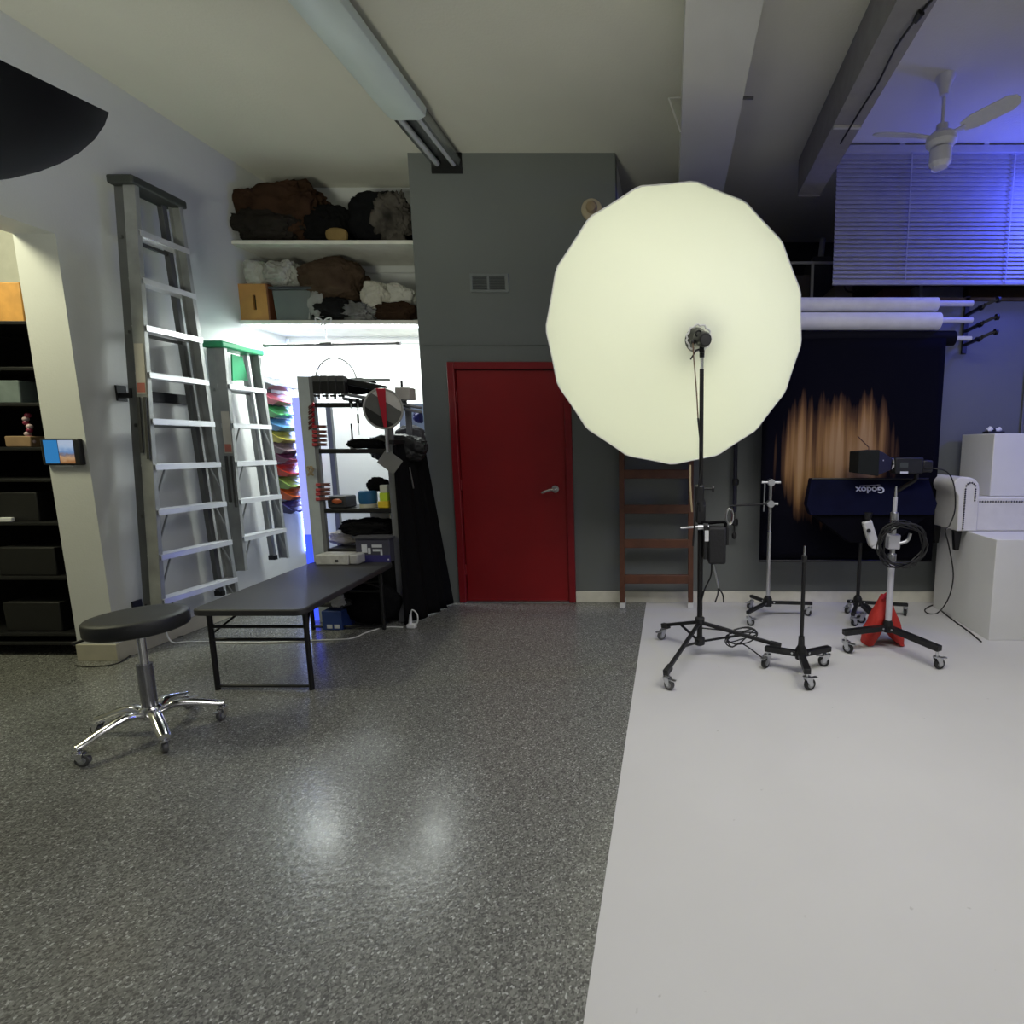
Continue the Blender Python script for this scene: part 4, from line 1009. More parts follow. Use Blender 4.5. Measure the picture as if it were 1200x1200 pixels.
# power pack hanging on the stand
pp = thing('power_pack', 'black battery pack bag hanging from clamp on the umbrella stand', 'battery pack', (HX+.13, HY-.02, .70))
a = at(828, 617, HY-.05); b = at(850, 660, HY-.05)
MB().mm(a.x+.01, b.x, HY-.09, HY+.01, b.z, a.z).build('bag', mat('pack_black', (.014,.014,.016), .7, bump=.3), pp, bevel=.014)
MB().mm(a.x-.02, a.x+.01, HY-.08, HY-.0, b.z+.03, a.z+.015).build('side_pocket', black_plastic, pp, bevel=.006)
MB().mm(a.x-.013, a.x+.012, HY-.085, HY-.081, (a.z+b.z)/2+.03, a.z-.02).build('white_tag', white_plastic, pp)
MB().mm(b.x, b.x+.02, HY-.07, HY-.01, (a.z+b.z)/2, a.z-.0).build('pocket', black_plastic, pp, bevel=.005)
MB().tube(crom([V((HX,HY-.03,a.z+.025)), V((a.x+.02,HY-.03,a.z+.02)), V((b.x-.01,HY-.03,a.z+.025)), V((b.x,HY-.03,a.z-.01))]), .010, 8).build('strap', black_cloth, pp)
q = at(855, 605, HY-.04)
MB().tube([q+V((.022*math.sin(k*PI/8)*1.0, 0, .05*math.cos(k*PI/8))) for k in range(0,17)], .006, 8).build('carabiner', steel, pp)
MB().tube([q+V((.022*math.sin(k*PI/8)*1.0, 0, .05*math.cos(k*PI/8))) for k in range(9)], .0075, 8).build('carabiner_gate', chrome, pp)
cable('pack_cable', [at(834,660,HY-.04), at(833,675,HY-.04), at(826,690,HY-.04), at(822,704,HY-.03), V((HX+.02,HY-.03,.45))], .005, cable_k, parent=pp)
MB().tube(crom([at(836,662,HY-.05), at(839,675,HY-.05), at(842,689,HY-.05)]), .006, 8).build('silver_lead', steel, pp)
for k in (-1, 1): MB().tube(crom([at(842,689,HY-.05), at(844+k*3,697,HY-.05), at(843+k*5,706,HY-.05)]), .005, 8).build('lead_end', black_plastic, pp)
# umbrella itself
um = thing('parabolic_umbrella', 'huge round glowing white umbrella with diffusion cover on the black stand', 'umbrella', UC+V((0,0,-RU)))
def fabric(name, em, tr):
    m = bpy.data.materials.new(name); m.use_nodes = True; nt = m.node_tree; L = nt.links.new
    nt.nodes.remove(nt.nodes['Principled BSDF']); out = [n for n in nt.nodes if n.type == 'OUTPUT_MATERIAL'][0]
    d = nt.nodes.new('ShaderNodeBsdfDiffuse'); d.inputs[0].default_value = (.80,.82,.74,1)
    t_ = nt.nodes.new('ShaderNodeBsdfTranslucent'); t_.inputs[0].default_value = (.92,.93,.84,1)
    n = nt.nodes.new('ShaderNodeTexNoise'); n.inputs['Scale'].default_value = 2.5
    mx = nt.nodes.new('ShaderNodeMixShader'); mx.inputs[0].default_value = tr; L(d.outputs[0], mx.inputs[1]); L(t_.outputs[0], mx.inputs[2])
    e = nt.nodes.new('ShaderNodeEmission'); e.inputs[0].default_value = (.95,1.0,.78,1); e.inputs[1].default_value = em  # cloth glows slightly by itself, standing in for lamp light shining through
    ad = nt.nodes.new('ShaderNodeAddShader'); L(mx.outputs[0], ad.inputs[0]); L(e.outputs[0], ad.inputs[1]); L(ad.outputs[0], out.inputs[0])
    return m
NR = 16
def rimpt(a, rf, dep):
    # straight edges between ribs with a slight scallop
    k = a/(2*PI/NR); f = k-math.floor(k); half = PI/NR
    sc = math.cos(half)/math.cos((f-.5)*2*half)
    scal = 1-(1-sc)*rf**2 - .003*math.sin(f*PI)*rf**3
    return UC + (UA*math.cos(a)+UB*math.sin(a))*RU*rf*scal + N*dep
def diff_depth(rf): return (DU-.06)*(1-rf)**1.25
mb = MB(); na = NR*4; nr = 22; r0 = .075/RU
vs = [[mb.bm.verts.new(rimpt(2*PI*j/na+.12, r0+(1-r0)*i/nr, diff_depth((i/nr)))) for j in range(na)] for i in range(nr+1)]
for i in range(nr):
    for j in range(na): mb.bm.faces.new((vs[i][j], vs[i][(j+1)%na], vs[i+1][(j+1)%na], vs[i+1][j]))
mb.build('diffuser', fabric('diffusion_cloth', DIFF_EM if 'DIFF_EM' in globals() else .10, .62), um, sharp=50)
mb = MB()
vs = [[mb.bm.verts.new(rimpt(2*PI*j/na+.12, max(.02, math.sin(PI/2*(1-i/nr))), -.55*(1-math.cos(PI/2*i/nr)**1.0) if False else -.55*math.sin(PI/2*i/nr))) for j in range(na)] for i in range(nr+1)]
for i in range(nr):
    for j in range(na): mb.bm.faces.new((vs[i][j], vs[i][(j+1)%na], vs[i+1][(j+1)%na], vs[i+1][j]))
mb.build('canopy', mat('umbrella_shell', (.85,.85,.80), .8), um, solid=.003, sharp=50)
mb = MB(); mb.tube([rimpt(2*PI*j/128+.12, 1.0, .0) for j in range(129)], .004, 6); mb.build('rim_piping', mat('rim_white', (.8,.8,.78), .6), um)
MB().cyl(UC-N*.55, HEAD+N*.05, .005).build('shaft', steel, um)
for j in range(NR):
    a = 2*PI*j/NR+.12
    MB().tube([rimpt(a, max(.02, math.sin(PI/2*(1-i/8)))*.99, -.545*math.sin(PI/2*i/8)) for i in range(9)], .003, 5).build('rib', steel, um)
# collar of cloth round the head
MB().tube([HEAD - N*.05 + (UA*math.cos(2*PI*j/32)+UB*math.sin(2*PI*j/32))*(.078+.006*math.sin(j*2.1)) for j in range(33)], .006, 6).build('elastic_collar', mat('rim_white', (.8,.8,.78), .6), um)
# lamp head
lh = thing('flash_head', 'small black flash head at the centre of the glowing umbrella', 'light', HEAD+V((0,0,-.07)))
B0 = HEAD + N*.02
MB().lathe([(.001,-.06),(.045,-.055),(.047,.03),(.038,.055),(.02,.06)], B0, N, 28, cap=False).build('body', black_plastic, lh, sharp=40)
MB().lathe([(.04,-.05),(.05,-.09),(.11,-.24),(.108,-.24),(.045,-.09),(.001,-.06)], B0, N, 28, cap=False).build('reflector', black_metal, lh)
MB().lathe([(.02,.058),(.030,.062),(.001,.064)], B0, N, 24, cap=False).build('rear_panel', mat('dark_panel', (.05,.05,.05), .4), lh)
MB().tube([B0+UA*.035+UB*.03+N*.02+(UA*math.cos(k*PI/6)+UB*math.sin(k*PI/6))*.018 for k in range(13)], .006, 8).build('handle_ring', black_metal, lh)
MB().box(B0-UB*.055, (.03,.03,.05)).build('bracket', black_metal, lh, bevel=.005)
MB().cyl(V((HX,HY,1.93)), V((HX,HY-.005,B0.z-.06)), .015, .017).build('bracket_socket', black_plastic, lh)
MB().tube([B0-UB*.06+UA*.01, B0-UB*.065+UA*.04+N*.02, B0-UB*.12+UA*.075+N*.03], .005, 8).build('tilt_lever', black_metal, lh)
MB().ball(at(812, 401, B0.y), .016).build('cable_plug', black_plastic, lh)
cb = thing('lamp_cable', 'thin tan and black cable running down from flash head along stand', 'cable', (HX,HY,1.0))
MB().tube(crom([at(812,402,HY-.06), at(813,420,HY-.06), at(816,455,HY-.05), at(818,490,HY-.035)]), .004, 8).build('tan_lead', mat('dark_tan_cord', (.16,.10,.06), .6), cb)
MB().tube(crom([at(818,490,HY-.035), at(821,520,HY-.03), at(823,545,HY-.03), at(817,580,HY-.035), at(812,640,HY-.04)]), .006, 8).build('black_lead', cable_k, cb)
MB().tube(crom([at(809,545,HY-.04), at(809,570,HY-.04), at(811,600,HY-.04)]), .006, 8).build('tan_strap', tan_m, cb)
pts = [V((HX+.01,HY-.03,.20))]
for k in range(26):
    a_ = k*.95; pts.append(V((HX+.26+.12*math.cos(a_)*(.8+.2*math.sin(k)), HY-.02+.05*math.sin(a_*1.3), .135+.05*math.sin(a_+.6))))
pts.append(V((.62,3.10,.02)))
tag(MB().tube(crom(pts, 4), .0045, 6).build('cable_bundle', cable_k), 'loose loops of thin black cable lying over the umbrella stand base', 'cable')

# ------------------------------------------------------------------ wooden ladder against the back wall
def wladder():
    t = thing('wooden_ladder', 'reddish brown wooden ladder leaning on the grey wall behind umbrella', 'ladder', (-.115, 4.28, 0))
    xl, xr = -.43, .20; yb, yt_, H = 4.245, 4.365, 1.85
    def Y(z): return yb+(yt_-yb)*z/H
    for x, s in ((xl, 1), (xr, -1)):
        x2 = x+s*.0
        MB().beam(V((x+s*.022, yb, .05)), V((x+s*.022, yt_, H)), .045, .06, (1,0,0)).build('rail', wood_red, t, bevel=.004)
        MB().beam(V((x+s*.022, yb, 0.0)), V((x+s*.022, Y(.085), .085)), .05, .055, (1,0,0)).build('foot', white_paint, t, bevel=.004)
    for py in (678, 637, 597, 556, 515, 473):
        z = at(770, py, Y(.8)-.03).z
        if z > H-.05: continue
        MB().box(((xl+xr)/2, Y(z)-.01, z), (xr-xl-.08, .05, .075), Matrix.Rotation(-.10, 3, 'X')).build('step', wood_red, t, bevel=.005)
wladder()
# dark tube hanging beside it
a = at(863, 480, 4.33); 
t = thing('hanging_tube', 'slim dark tube hanging on the grey wall left of the backdrop', 'tube', (a.x, 4.34, at(863,632,4.33).z))
MB().cyl(V((a.x,4.34,at(863,470,4.33).z)), V((a.x,4.34,at(863,600,4.33).z)), .017, n=16).build('tube', mat('navy_tube', (.012,.012,.03), .5), t)
MB().cyl(V((a.x,4.34,at(863,600,4.33).z)), V((a.x,4.34,at(863,628,4.33).z)), .006).build('cord', cable_k, t)
q = V((a.x,4.34,at(863,628,4.33).z)); MB().ball(q, .022, (1,1,1.4)).build('weight', black_plastic, t)
for py in (565, 612): 
    q = at(863, py, 4.33); MB().lathe([(.018,-.03),(.028,-.02),(.028,.02),(.018,.03)], V((a.x+.005,4.34,q.z)), n=16).build('collar', black_plastic, t)
q = at(863, 470, 4.33); MB().mm(a.x-.02, a.x+.02, 4.35, 4.4, q.z-.02, q.z+.02).build('wall_bracket', black_metal, t)

# ------------------------------------------------------------------ backdrop and rolls
YB = 4.18
def backdrop_mat():
    m = bpy.data.materials.new('painted_backdrop'); m.use_nodes = True; nt = m.node_tree; b_ = nt.nodes['Principled BSDF']; L = nt.links.new
    tc = nt.nodes.new('ShaderNodeTexCoord'); sx = nt.nodes.new('ShaderNodeSeparateXYZ'); L(tc.outputs['Generated'], sx.inputs[0])
    def M(op, a, b, c=None):
        n = nt.nodes.new('ShaderNodeMath'); n.operation = op
        for i, v in enumerate((a, b, c)):
            if v is None: continue
            if isinstance(v, (int, float)): n.inputs[i].default_value = v
            else: L(v, n.inputs[i])
        return n.outputs[0]
    x, z = sx.outputs[0], sx.outputs[2]
    mp = nt.nodes.new('ShaderNodeMapping'); mp.inputs['Scale'].default_value = (15, 1, 1.1); L(tc.outputs['Generated'], mp.inputs['Vector'])
    n1 = nt.nodes.new('ShaderNodeTexNoise'); n1.inputs['Scale'].default_value = 1.0; n1.inputs['Detail'].default_value = 3; L(mp.outputs[0], n1.inputs['Vector'])
    mp2 = nt.nodes.new('ShaderNodeMapping'); mp2.inputs['Scale'].default_value = (42, 1, 1.5); L(tc.outputs['Generated'], mp2.inputs['Vector'])
    n2 = nt.nodes.new('ShaderNodeTexNoise'); n2.inputs['Scale'].default_value = 1.0; n2.inputs['Detail'].default_value = 2; L(mp2.outputs[0], n2.inputs['Vector'])
    st = M('ADD', M('MULTIPLY', n1.outputs['Fac'], .65), M('MULTIPLY', n2.outputs['Fac'], .35))
    # envelope: centred streak field
    dx = M('DIVIDE', M('SUBTRACT', x, .42), .36); dx2 = M('MULTIPLY', dx, dx)
    dz = M('DIVIDE', M('SUBTRACT', z, .47), .34); dz2 = M('MULTIPLY', dz, dz); dz4 = M('MULTIPLY', dz2, dz2)
    env = M('SUBTRACT', 1.05, M('ADD', M('MULTIPLY', dx2, dx2), M('MULTIPLY', dz2, 1.15)))
    val = M('ADD', M('MULTIPLY', env, .85), M('MULTIPLY', M('SUBTRACT', st, .5), 2.3))
    r = nt.nodes.new('ShaderNodeValToRGB'); e = r.color_ramp.elements
    e[0].position = .18; e[0].color = (.004,.004,.008,1); e[1].position = .95; e[1].color = (.40,.25,.13,1)
    k = e.new(.45); k.color = (.10,.052,.028,1); k = e.new(.68); k.color = (.28,.155,.065,1)
    L(val, r.inputs['Fac']); L(r.outputs['Color'], b_.inputs['Base Color']); b_.inputs['Roughness'].default_value = .9; b_.inputs['Specular IOR Level'].default_value = .05
    return m
bx0, bx1 = .745, 2.18; bz0 = .435
zr = [at(1050, 357, YB).z, at(1050, 377, YB).z, at(1050, 394, YB).z]
bd = thing('painted_backdrop', 'black hanging backdrop painted with vertical orange brown streaks', 'backdrop', (1.46, YB, bz0))
rb = .058
MB().grid(lambda u, v: V((bx0+(bx1-bx0)*u, YB-.03+.008*math.sin(u*5+v), bz0+(zr[2]-.02-bz0)*v)), 30, 20).build('canvas', backdrop_mat(), bd, solid=.003)
MB().cyl((bx0-.05,YB+.03,zr[2]-.01), (2.27,YB+.03,zr[2]-.01), rb, n=32).build('roll', mat('black_canvas', (.006,.006,.01), .8), bd)
MB().cyl((bx0,YB-.03,bz0+.0), (bx1,YB-.03,bz0+.0), .010).build('hem_bar', black_metal, bd)
MB().cyl((2.27,YB+.03,zr[2]-.01), (2.41,YB+.03,zr[2]-.01), .018).build('core_tube', white_plastic, bd)
MB().cyl((.6,YB+.03,zr[2]-.01), (bx0-.05,YB+.03,zr[2]-.01), .018).build('core_tube', white_plastic, bd)
for i, (lb, r_, z_, y_, x1) in enumerate((('upper white paper backdrop roll on the wall brackets', .053, zr[0], YB+.0, 2.105), ('lower white paper backdrop roll on the wall brackets', .066, zr[1], YB-.01, 2.125))):
    t = thing('paper_roll', lb, 'paper roll', (1.2, y_, z_-r_))
    MB().cyl((-.35,y_,z_), (x1,y_,z_), r_, n=40).build('paper', white_paper, t, bevel=.004)
    MB().cyl((x1,y_,z_+.008), (2.385,y_,z_+.008), .022, n=20).build('core_tube', mat('core_white', (.6,.6,.7), .4), t)
    MB().cyl((-.60,y_,z_+.008), (-.35,y_,z_+.008), .022, n=20).build('core_tube', mat('core_white', (.6,.6,.7), .4), t)
def brackets(x, lab):
    t = thing('roll_bracket', lab, 'bracket', (x, YW, zr[2]-.15))
    MB().mm(x-.02, x+.02, YW-.02, YW, zr[2]-.10, zr[0]+.12).build('wall_plate', black_metal, t, bevel=.003)
    for z_ in zr:
        MB().beam((x, YW-.02, z_-.03), (x, YB-.03, z_-.015), .03, .02).build('arm', black_metal, t, bevel=.003)
        MB().tube([V((x, YB, z_+.0))+V((0,.04*math.cos(a),.035*math.sin(a))) for a in [PI+k*PI/8 for k in range(9)]], .009, 8).build('cradle', black_metal, t)
        mb = MB(); s = 1 if x > 0 else -1
        mb.beam((x-s*.01, YB-.02, z_-.02), (x+s*.06, YB-.05, z_+.015), .03, .022, (0,1,0)); mb.cyl((x+s*.05,YB-.05,z_+.012),(x+s*.085,YB-.06,z_+.02), .012); mb.cyl((x+s*.08,YB-.06,z_+.02),(x+s*.098,YB-.06,z_+.022), .024)
        mb.build('clamp_knob', black_plastic, t)
brackets(2.46, 'black triple roll bracket with knobs at right end of the rolls')
brackets(-.62, 'black triple roll bracket hidden behind the umbrella at left end') if False else None
# chain/cord & conduit on blue wall
a = at(1195, 352, YW-.01); b = at(1192, 480, YW-.01)
tag(MB().cyl(V((3.0-.0,YW-.012,2.59)), V((3.0,YW-.012,1.2)), .009, n=10).build('wall_conduit', mat('conduit_grey', (.16,.17,.2), .5)), 'thin vertical conduit on the blue-lit wall at right frame edge', 'conduit')
struct('trim_5', MB().mm(-.44, XR, YW-.02, YW, 2.575, 2.60), bare_wood)

# ------------------------------------------------------------------ blinds
def blinds():
    x0, x1 = 1.305, 3.55; Yb = 4.28; zt = at(1100, 176, Yb).z; zb = at(985, 333, Yb).z
    t = thing('window_blinds', 'wide white slatted blinds hanging from the ceiling, lit blue at right', 'blinds', ((x0+x1)/2, Yb, zb))
    n = 29
    for i in range(n):
        z = zb+.03+(zt-.05-zb-.03)*i/(n-1)
        MB().box(((x0+x1)/2, Yb, z), (x1-x0, .0385, .0025), Matrix.Rotation(math.radians(68), 3, 'X')).build('slat', blind_m, t)
    MB().mm(x0-.01, x1, Yb-.03, Yb+.03, zt-.03, zt+.025).build('head_rail', blind_m, t, bevel=.004)
    MB().mm(x0, x1, Yb-.014, Yb+.014, zb-.008, zb+.010).build('bottom_rail', blind_m, t, bevel=.003)
    for x in (1.88, 2.68, 3.3):
        MB().mm(x-.005, x+.005, Yb-.021, Yb-.0185, zb, zt).build('ladder_tape', blind_m, t)
    # backing sheet of the closed window behind the slats
    for x in (1.8, 2.45): MB().mm(x-.02, x+.02, Yb-.02, Yb+.02, zt+.025, HC).build('hanger', steel, t)
blinds()
# ------------------------------------------------------------------ ceiling fan
def fan():
    c = atz(1108, 90, HC); c = V((c.x, c.y, HC))
    t = thing('ceiling_fan', 'white ceiling fan with glass light globe in front of the blinds', 'fan', (c.x, c.y, HC))
    MB().lathe([(.001,0),(.060,0),(.058,-.012),(.040,-.05),(.026,-.11),(.001,-.115)], c, n=32, cap=False).build('canopy', fan_m, t)
    MB().cyl(c+V((0,0,-.12)), c+V((0,0,-.27)), .011).build('downrod', fan_m, t)
    m = c+V((0,0,-.27))
    MB().lathe([(.012,.0),(.035,-.01),(.04,-.05),(.075,-.07),(.092,-.09),(.092,-.12),(.075,-.14),(.055,-.15)], m, n=36).build('motor', fan_m, t)
    MB().lathe([(.05,-.148),(.066,-.16),(.066,-.24),(.045,-.265),(.001,-.272)], m, n=32, cap=False).build('light_globe', mat('globe_glass', (.72,.72,.8), .25), t)
    for k, a in enumerate((math.radians(8), math.radians(128), math.radians(248))):
        a = math.radians((-56, 64, 184)[k])
        d = V((math.cos(a), math.sin(a), 0)); s = V((-d.y, d.x, 0)); h = m+V((0,0,-.085))
        MB().beam(h+d*.07, h+d*.15, .035, .006, s).build('blade_arm', fan_m, t)
        tl = (s*math.cos(.3)-V((0,0,1))*math.sin(.3))
        pts = [h+d*.13-tl*.035, h+d*.20-tl*.055, h+d*.40-tl*.055, h+d*.445-tl*.032, h+d*.455, h+d*.445+tl*.032, h+d*.40+tl*.055, h+d*.20+tl*.055, h+d*.13+tl*.035]
        MB().poly(pts, (0,0,.006)).build('blade', fan_m, t, bevel=.002)
    return c
fan()

# ------------------------------------------------------------------ loft things
za = 2.601
t = thing('loft_railing', 'pale low railing at the loft edge left of the blinds', 'railing', (1.4, 4.62, za))
zz = at(940, 308, 4.62).z
MB().mm(.7, 2.2, 4.61, 4.63, zz-.012, zz+.008).build('top_bar', mat('rail_grey', (.28,.28,.27), .5), t)
for x in (at(952,320,4.62).x, .72, 2.18): MB().mm(x-.012, x+.012, 4.612, 4.628, za, zz-.012).build('post', mat('rail_grey', (.28,.28,.27), .5), t)
a = at(963, 300, 4.8)
tag(MB().cyl(V((a.x,4.9,2.95)), V((a.x,4.9,3.18)), .022).build('white_tube', mat('rail_grey2', (.4,.4,.4), .5)), 'short pale upright tube on the loft above the railing', 'tube') if False else None
def loft_box(px0, px1, py, Y, col, lab, nm='storage_box', cat='box'):
    a = at(px0, py, Y); b = at(px1, py, Y)
    h = a.z-za
    return tag(MB().mm(a.x, b.x, Y, Y+.35, za, za+h).build(nm, mat('lb'+str(col), col, .7), bevel=.01), lab, cat)
loft_box(918, 950, 322, 5.0, (.10,.085,.06), 'dim brown box on the loft nearest the umbrella')
loft_box(953, 975, 300, 5.1, (.03,.03,.035), 'dark box on the loft just left of the blinds')
loft_box(1035, 1068, 338, 4.75, (.10,.03,.02), 'dark red box on the loft under the blinds')
loft_box(1072, 1130, 336, 4.80, (.22,.22,.26), 'long grey box on the loft under the blinds')
loft_box(1135, 1210, 338, 4.85, (.09,.05,.03), 'brown box at right end of the loft under the blinds')
loft_box(978, 1000, 334, 4.72, (.14,.12,.09), 'small tan box on the loft at the left blind edge')
q = at(963, 305, 5.3)
h_ = q.z-za
t = thing('paint_tube', 'short pale upright tube standing on the loft behind the railing', 'tube', (q.x,5.05,za))
MB().cyl((at(964,290,5.05+.1).x,5.2,at(964,300,5.2).z-.02), (at(964,290,5.2).x,5.2,at(964,280,5.2).z), .028).build('tube', mat('rail_grey', (.28,.28,.27), .5), t)
MB().cyl((at(964,290,5.05+.1).x,5.2,za+.0), (at(964,290,5.2).x,5.2,at(964,300,5.2).z-.02), .028).build('sleeve', black_plastic, t)
a = at(998, 340, 4.6)
tag(MB().tube(crom([a+V((-.07,0,.05)), a+V((-.05,0,0)), a+V((0,0,-.015)), a+V((.05,0,0)), a+V((.07,0,.05))]), .008, 8).build('hanging_hook', black_metal), 'dark curved handle hanging just under the left end of blinds', 'hook')

# ------------------------------------------------------------------ plinth, posing bench, cube
PX = 2.29
t = thing('white_plinth', 'large white painted block on the floor carrying the white bench', 'plinth', (2.8, 3.9, 0))
MB().mm(PX, 3.35, 3.50, 4.28, 0, .735).build('block', white_paint, t, bevel=.004)
bn = thing('white_bench', 'white leather bench with rolled arm and nailhead studs on the plinth', 'bench', (2.8, 4.03, .736))
SX = 2.19; Y0, Y1 = 3.845, 4.235; Z0 = .737
MB().mm(SX+.012, 3.6, Y0+.006, Y1, Z0, 1.00).build('seat', white_leather, bn, bevel=.012)
cxr, czr, rr_ = SX+.03, 1.085, .068
prof = [V((SX+.012,Y0,Z0)), V((SX+.006,Y0,1.005))] + [V((cxr+rr_*math.cos(a_), Y0, czr+rr_*math.sin(a_))) for a_ in [math.radians(238-k*12) for k in range(13)]] + [V((SX+.085,Y0,1.150)), V((SX+.125,Y0,1.135)), V((SX+.152,Y0,1.105)), V((SX+.165,Y0,1.06)), V((SX+.168,Y0,Z0))]
MB().poly(prof, (0,Y1-Y0,0)).build('rolled_arm', white_leather, bn, bevel=.008, sharp=50)
mb = MB()
def studs(p, q, n):
    for k in range(n): mb.ball(V(p).lerp(V(q), k/(n-1)), .0075, (1,.6,1), 8)
yy = Y0-.002
studs((SX+.055,yy,Z0+.02),(SX+.055,yy,1.06), 20); studs((SX+.131,yy,.975),(SX+.131,yy,1.06), 6)
for k in range(1, 7): mb.ball(V((SX+.093-.038*math.cos(PI*k/7), yy, 1.068+.042*math.sin(PI*k/7))), .0075, (1,.6,1), 8)
yy = Y0+.004
studs((SX+.135,yy,.965),(3.55,yy,.965), 62)
mb.build('nailheads', stud_m, bn)
for k, (x, y) in enumerate(((SX+.035, Y0+.045), (SX+.035, Y1-.045))):
    MB().poly([V((x-.028,y-.02,Z0)), V((x+.034,y-.02,Z0)), V((x+.020,y-.02,Z0-.155)), V((x-.010,y-.02,Z0-.155))], (0,.04,0)).build('leg', black_metal, bn, bevel=.003)
t = thing('white_cube', 'plain white cube block sitting on the white bench seat', 'cube', (2.8, 4.1, 1.001))
MB().mm(2.46, 3.05, 3.89, 4.32, 1.001, 1.48).build('block', white_paint, t, bevel=.006)
q = V((at(1163, 502, 4.05).x, 4.05, 1.481))
t = thing('camera_device', 'small black camera device with white caps on top of cube', 'camera', q)
MB().mm(q.x-.06, q.x+.07, 4.0, 4.08, 1.481, 1.50).build('base', black_plastic, t, bevel=.004)
MB().cyl((q.x-.045,4.04,1.50),(q.x-.015,4.04,1.525), .02).build('knob', white_plastic, t)
MB().cyl((q.x+.02,4.04,1.50),(q.x+.055,4.04,1.52), .018).build('knob', white_plastic, t)
MB().ball((q.x+.002,4.04,1.508), .018).build('joint', black_plastic, t)

# ------------------------------------------------------------------ navy softbox and hooded lamp
def softbox():
    YS = 3.98
    def P(px, py, y=YS): return at(px, py, y)
    t = thing('navy_softbox', 'navy folded softbox lying across stand with upside-down white logo', 'softbox', P(1017, 640))
    # front face rim (upper edge), tapering body below
    top = [P(951,561), P(1088,561)]
    w0 = top[0].x; w1 = top[1].x; zt = top[0].z; zb = P(960, 598).z
    xl2, xr2 = P(943,586).x, P(1094,590).x
    mb = MB()
    mb.poly([V((w0,YS,zt)), V((w1,YS,zt)), V((xr2,YS-.06,zb+.06)), V((xr2-.03,YS-.07,zb-.03)), V((xl2+.03,YS-.07,zb-.03)), V((xl2,YS-.06,zb+.05))], (0,.09,.0))
    mb.build('front_panel', blue_fab, t, bevel=.006)
    MB().poly([V((xl2+.05,YS-.05,zb-.03)), V((xr2-.05,YS-.05,zb-.03)), V((xr2-.30,YS-.02,zb-.26)), V((xl2+.36,YS-.02,zb-.26))], (0,.10,0)).build('lower_cone', mat('softbox_dark', (.003,.003,.006), .9), t, bevel=.01)
    MB().tube([V((w0,YS-.002,zt)), V((w1,YS-.002,zt))], .007, 8).build('top_rod', black_metal, t)
    # upside-down maker's name
    cu = bpy.data.curves.new('logo', 'FONT'); cu.body = 'Godox'; cu.size = .068; cu.extrude = .0008; cu.align_x = 'CENTER'; cu.align_y = 'CENTER'; cu.space_character = 1.0
    cu.offset = .0016
    tmp = bpy.data.objects.new('logo_tmp', cu); C.objects.link(tmp)
    bpy.context.view_layer.update()
    me = bpy.data.meshes.new_from_object(tmp.evaluated_get(bpy.context.evaluated_depsgraph_get()))
    bpy.data.objects.remove(tmp); bpy.data.curves.remove(cu)
    q = P(1018, 574, YS-.04); o = bpy.data.objects.new('logo', me); C.objects.link(o); me.materials.clear(); me.materials.append(logo_m)
    fr = (q.z-zt)/(zb+.06-zt)
    yl = YS - .06*fr - .004
    tilt = math.atan2(.06, (zt-(zb+.06)))
    R = Matrix.Rotation(PI/2 - tilt, 4, 'X') @ Matrix.Rotation(PI, 4, 'Z')
    me.transform(Matrix.Scale(1.15, 4, (1,0,0))); me.transform(R); me.transform(Matrix.Translation(V((P(1018,574).x, yl, q.z))-world(t)))
    o.parent = t
    mb = MB(); mb.beam(V((P(1006,569).x, YS-.05*((zt-P(1006,569).z)/(zt-zb-.06))-.012, P(1006,569).z)), V((P(1030,568).x, YS-.05*((zt-P(1006,569).z)/(zt-zb-.06))-.012, P(1030,568).z)), .001, .006, (0,1,0)); mb.build('small_print', mat('dim_print', (.2,.2,.3), .6), t)
    # speedring lamp
    lt = thing('monolight', 'white compact flash head clamped on stand under navy softbox', 'light', P(1019, 640, 3.96))
    a = P(1015, 610, 3.93); b = P(1024, 639, 3.93)
    mb = MB(); mb.beam(a, b, .075, .06); mb.build('body', mat('lamp_white', (.62,.62,.6), .4), lt, bevel=.014)
    MB().beam(b+V((-.02,-.01,.0)), b+V((.05,-.01,-.01)), .04, .03).build('foot', mat('lamp_white', (.62,.62,.6), .4), lt, bevel=.006)
    mb = MB(); mb.cyl(P(1017,600,3.93), P(1016,609,3.93), .038, .03); mb.build('speed_ring', black_metal, lt)
    MB().cyl(P(1018,622,3.885), P(1018,622,3.90), .016).build('dial', black_plastic, lt)
    MB().cyl(V((1.55,4.06,.84)), V((1.55,3.99,.90)), .016).build('bracket', black_metal, lt)
softbox()
